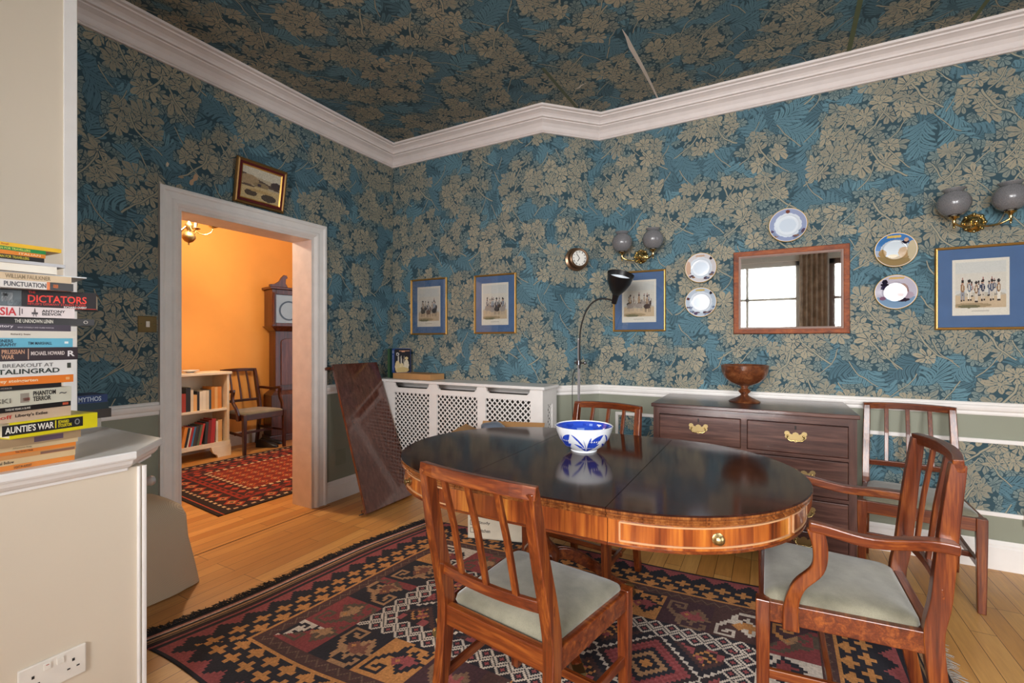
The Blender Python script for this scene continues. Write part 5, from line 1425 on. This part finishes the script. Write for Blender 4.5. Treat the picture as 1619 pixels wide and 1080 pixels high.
# longcase clock
lc = empty('longcase_clock', (-5.45, 3.86, 0), R(90)+R(90)*0, 'tall dark wooden longcase clock with swan-neck pediment in the orange room', 'clock')
lc.rotation_euler = (0, 0, R(78))   # local -Y is the front -> faces +X
MB().box(-.25, .25, -.14, .12, 0, .08).build('plinth', M_clockw, lc, bevel=.006)
MB().box(-.23, .23, -.13, .11, .08, .58).build('base_case', M_clockw, lc, bevel=.006)
MB().loft([[(-.23, -.13, .58), (.23, -.13, .58), (.23, .11, .58), (-.23, .11, .58)], [(-.17, -.10, .63), (.17, -.10, .63), (.17, .10, .63), (-.17, .10, .63)]]).build('base_moulding', M_clockw, lc)
MB().box(-.165, .165, -.09, .10, .63, 1.38).build('trunk', M_clockw, lc, bevel=.004)
pts = [(-.10, .70), (.10, .70), (.10, 1.24)]+[(.10*math.cos(a), 1.24+.05*math.sin(a)) for a in np.linspace(.2, PI-.2, 9)]+[(-.10, 1.24)]
MB().loft([[(x, -.09, z) for x, z in pts], [(x, -.104, z) for x, z in pts]]).build('trunk_door', wood('clock_door_wood', ['#3a1a12', '#5c2e20', '#7a4633'], 'z'), lc, bevel=.003)
MB().loft([[(-.17, -.10, 1.38), (.17, -.10, 1.38), (.17, .10, 1.38), (-.17, .10, 1.38)], [(-.24, -.15, 1.44), (.24, -.15, 1.44), (.24, .12, 1.44), (-.24, .12, 1.44)]]).build('hood_moulding', M_clockw, lc)
m = MB(); m.box(-.22, -.17, -.13, .11, 1.44, 1.90).box(.17, .22, -.13, .11, 1.44, 1.90).box(-.17, .17, -.13, .11, 1.44, 1.48).box(-.17, .17, -.13, .11, 1.84, 1.90).box(-.17, .17, .05, .11, 1.48, 1.84); m.build('hood', M_clockw, lc, bevel=.004)
for sx in (-1, 1): MB().lathe([(.016, 1.46), (.016, 1.48), (.011, 1.50), (.012, 1.66), (.010, 1.82), (.016, 1.84), (.016, 1.86)], 16, c=(sx*.205, -.145, 0)).build('hood_column', M_clockw, lc, smooth=40)
MB().box(-.16, .16, -.095, -.088, 1.485, 1.835).build('dial', flat('#b8b2a6', .3, .3), lc)
MB().box(-.165, .165, -.118, -.114, 1.48, 1.84).build('glass', M_pane, lc)
MB().lathe([(.105, -.1015), (.105, -.099), (.125, -.099), (.125, -.1015)], 36, c=(0, 0, 1.64), axis='y', cap=False).build('chapter_ring', M_dark, lc)
MB().box(-.25, .25, -.155, .12, 1.90, 1.93).build('cornice', M_clockw, lc, bevel=.006)
for sx in (-1, 1):
    top_ = [(sx*.25, 1.93), (sx*.25, 1.955), (sx*.19, 1.965), (sx*.14, 2.0), (sx*.11, 2.05), (sx*.08, 2.085), (sx*.045, 2.08), (sx*.035, 2.05), (sx*.055, 2.035), (sx*.06, 1.98), (sx*.03, 1.93)]
    if sx < 0: top_ = top_[::-1]
    MB().loft([[(x, -.14, z) for x, z in top_], [(x, -.10, z) for x, z in top_]]).build('swan_neck', M_clockw, lc, bevel=.003)
# shoes under the armchair
for i, (x, y_) in enumerate(((-5.20, 3.44), (-5.30, 3.56))):
    m = MB(); m.loft([[(cx_*.95, s*wv, zv) for s, zv in ((-1, 0), (1, 0), (1, h*.5), (.6, h), (-.6, h), (-1, h*.5))] for cx_, wv, h in ((-.13, .025, .07), (-.11, .033, .09), (-.05, .036, .085), (.02, .038, .055), (.09, .042, .045), (.13, .03, .03), (.14, .015, .02))])
    s_ = m.build('shoe', flat('#1b1918', .4), smooth=50); s_.location = (x, y_, 0); s_.rotation_euler = (0, 0, R(25+20*i))
    tag(s_, ['black shoe on the floor under the dark armchair, nearer the bookcase', 'black shoe on the floor under the dark armchair, nearer the clock'][i], 'shoe', 'black shoes under the armchair')
# chandelier
cl = empty('chandelier', (-4.40, 2.19, 0), label='brass chandelier with candle bulbs, one lit, hanging in the orange room', cat='chandelier')
MB().lathe([(.004, 2.085), (.008, 2.095), (.005, 2.105), (.03, 2.115), (.052, 2.145), (.052, 2.165), (.03, 2.195), (.014, 2.205), (.014, 2.22), (.030, 2.235), (.032, 2.265), (.018, 2.28), (.014, 2.30), (.022, 2.33), (.018, 2.40), (.010, 2.43), (.006, 2.44), (.006, 2.90)], 28).build('stem', M_oldbrass, cl, smooth=50)
for k, a in enumerate((65, 137, 209, 281, 353)):
    ca, sa = math.cos(R(a)), math.sin(R(a))
    pts = smoothpts([(ca*.02, sa*.02, 2.25), (ca*.07, sa*.07, 2.20), (ca*.12, sa*.12, 2.19), (ca*.165, sa*.165, 2.22), (ca*.18, sa*.18, 2.262)], 6)
    m = MB(); m.sweep(pts, .009, .009, (-sa, ca, 0), 8); m.lathe([(.008, 2.255), (.036, 2.268), (.038, 2.272), (.008, 2.270)], 24, c=(ca*.18, sa*.18, 0)); m.build('arm', M_brass, cl, smooth=50)
    MB().lathe([(.013, 2.270), (.013, 2.325), (.004, 2.326)], 16, c=(ca*.18, sa*.18, 0)).build('candle_tube', flat('#b89a78', .5), cl, smooth=40)
    lit = (k == 4)
    MB().lathe([(.006, 2.326), (.012, 2.338), (.013, 2.352), (.008, 2.372), (.001, 2.388)], 16, c=(ca*.18, sa*.18, 0)).build('bulb', M_bulb if k in (4,) else flat('#d8cfc0', .2), cl, smooth=50)
def point(name, loc, power, col, r=.03):
    d = bpy.data.lights.new(name, 'POINT'); d.energy = power; d.color = col; d.shadow_soft_size = r
    o = bpy.data.objects.new(name, d); COL.objects.link(o); o.location = loc
point('chandelier_light', (-4.40+.18*math.cos(R(353)), 2.19+.18*math.sin(R(353)), 2.44), 95, (1.0, .80, .58), .06)
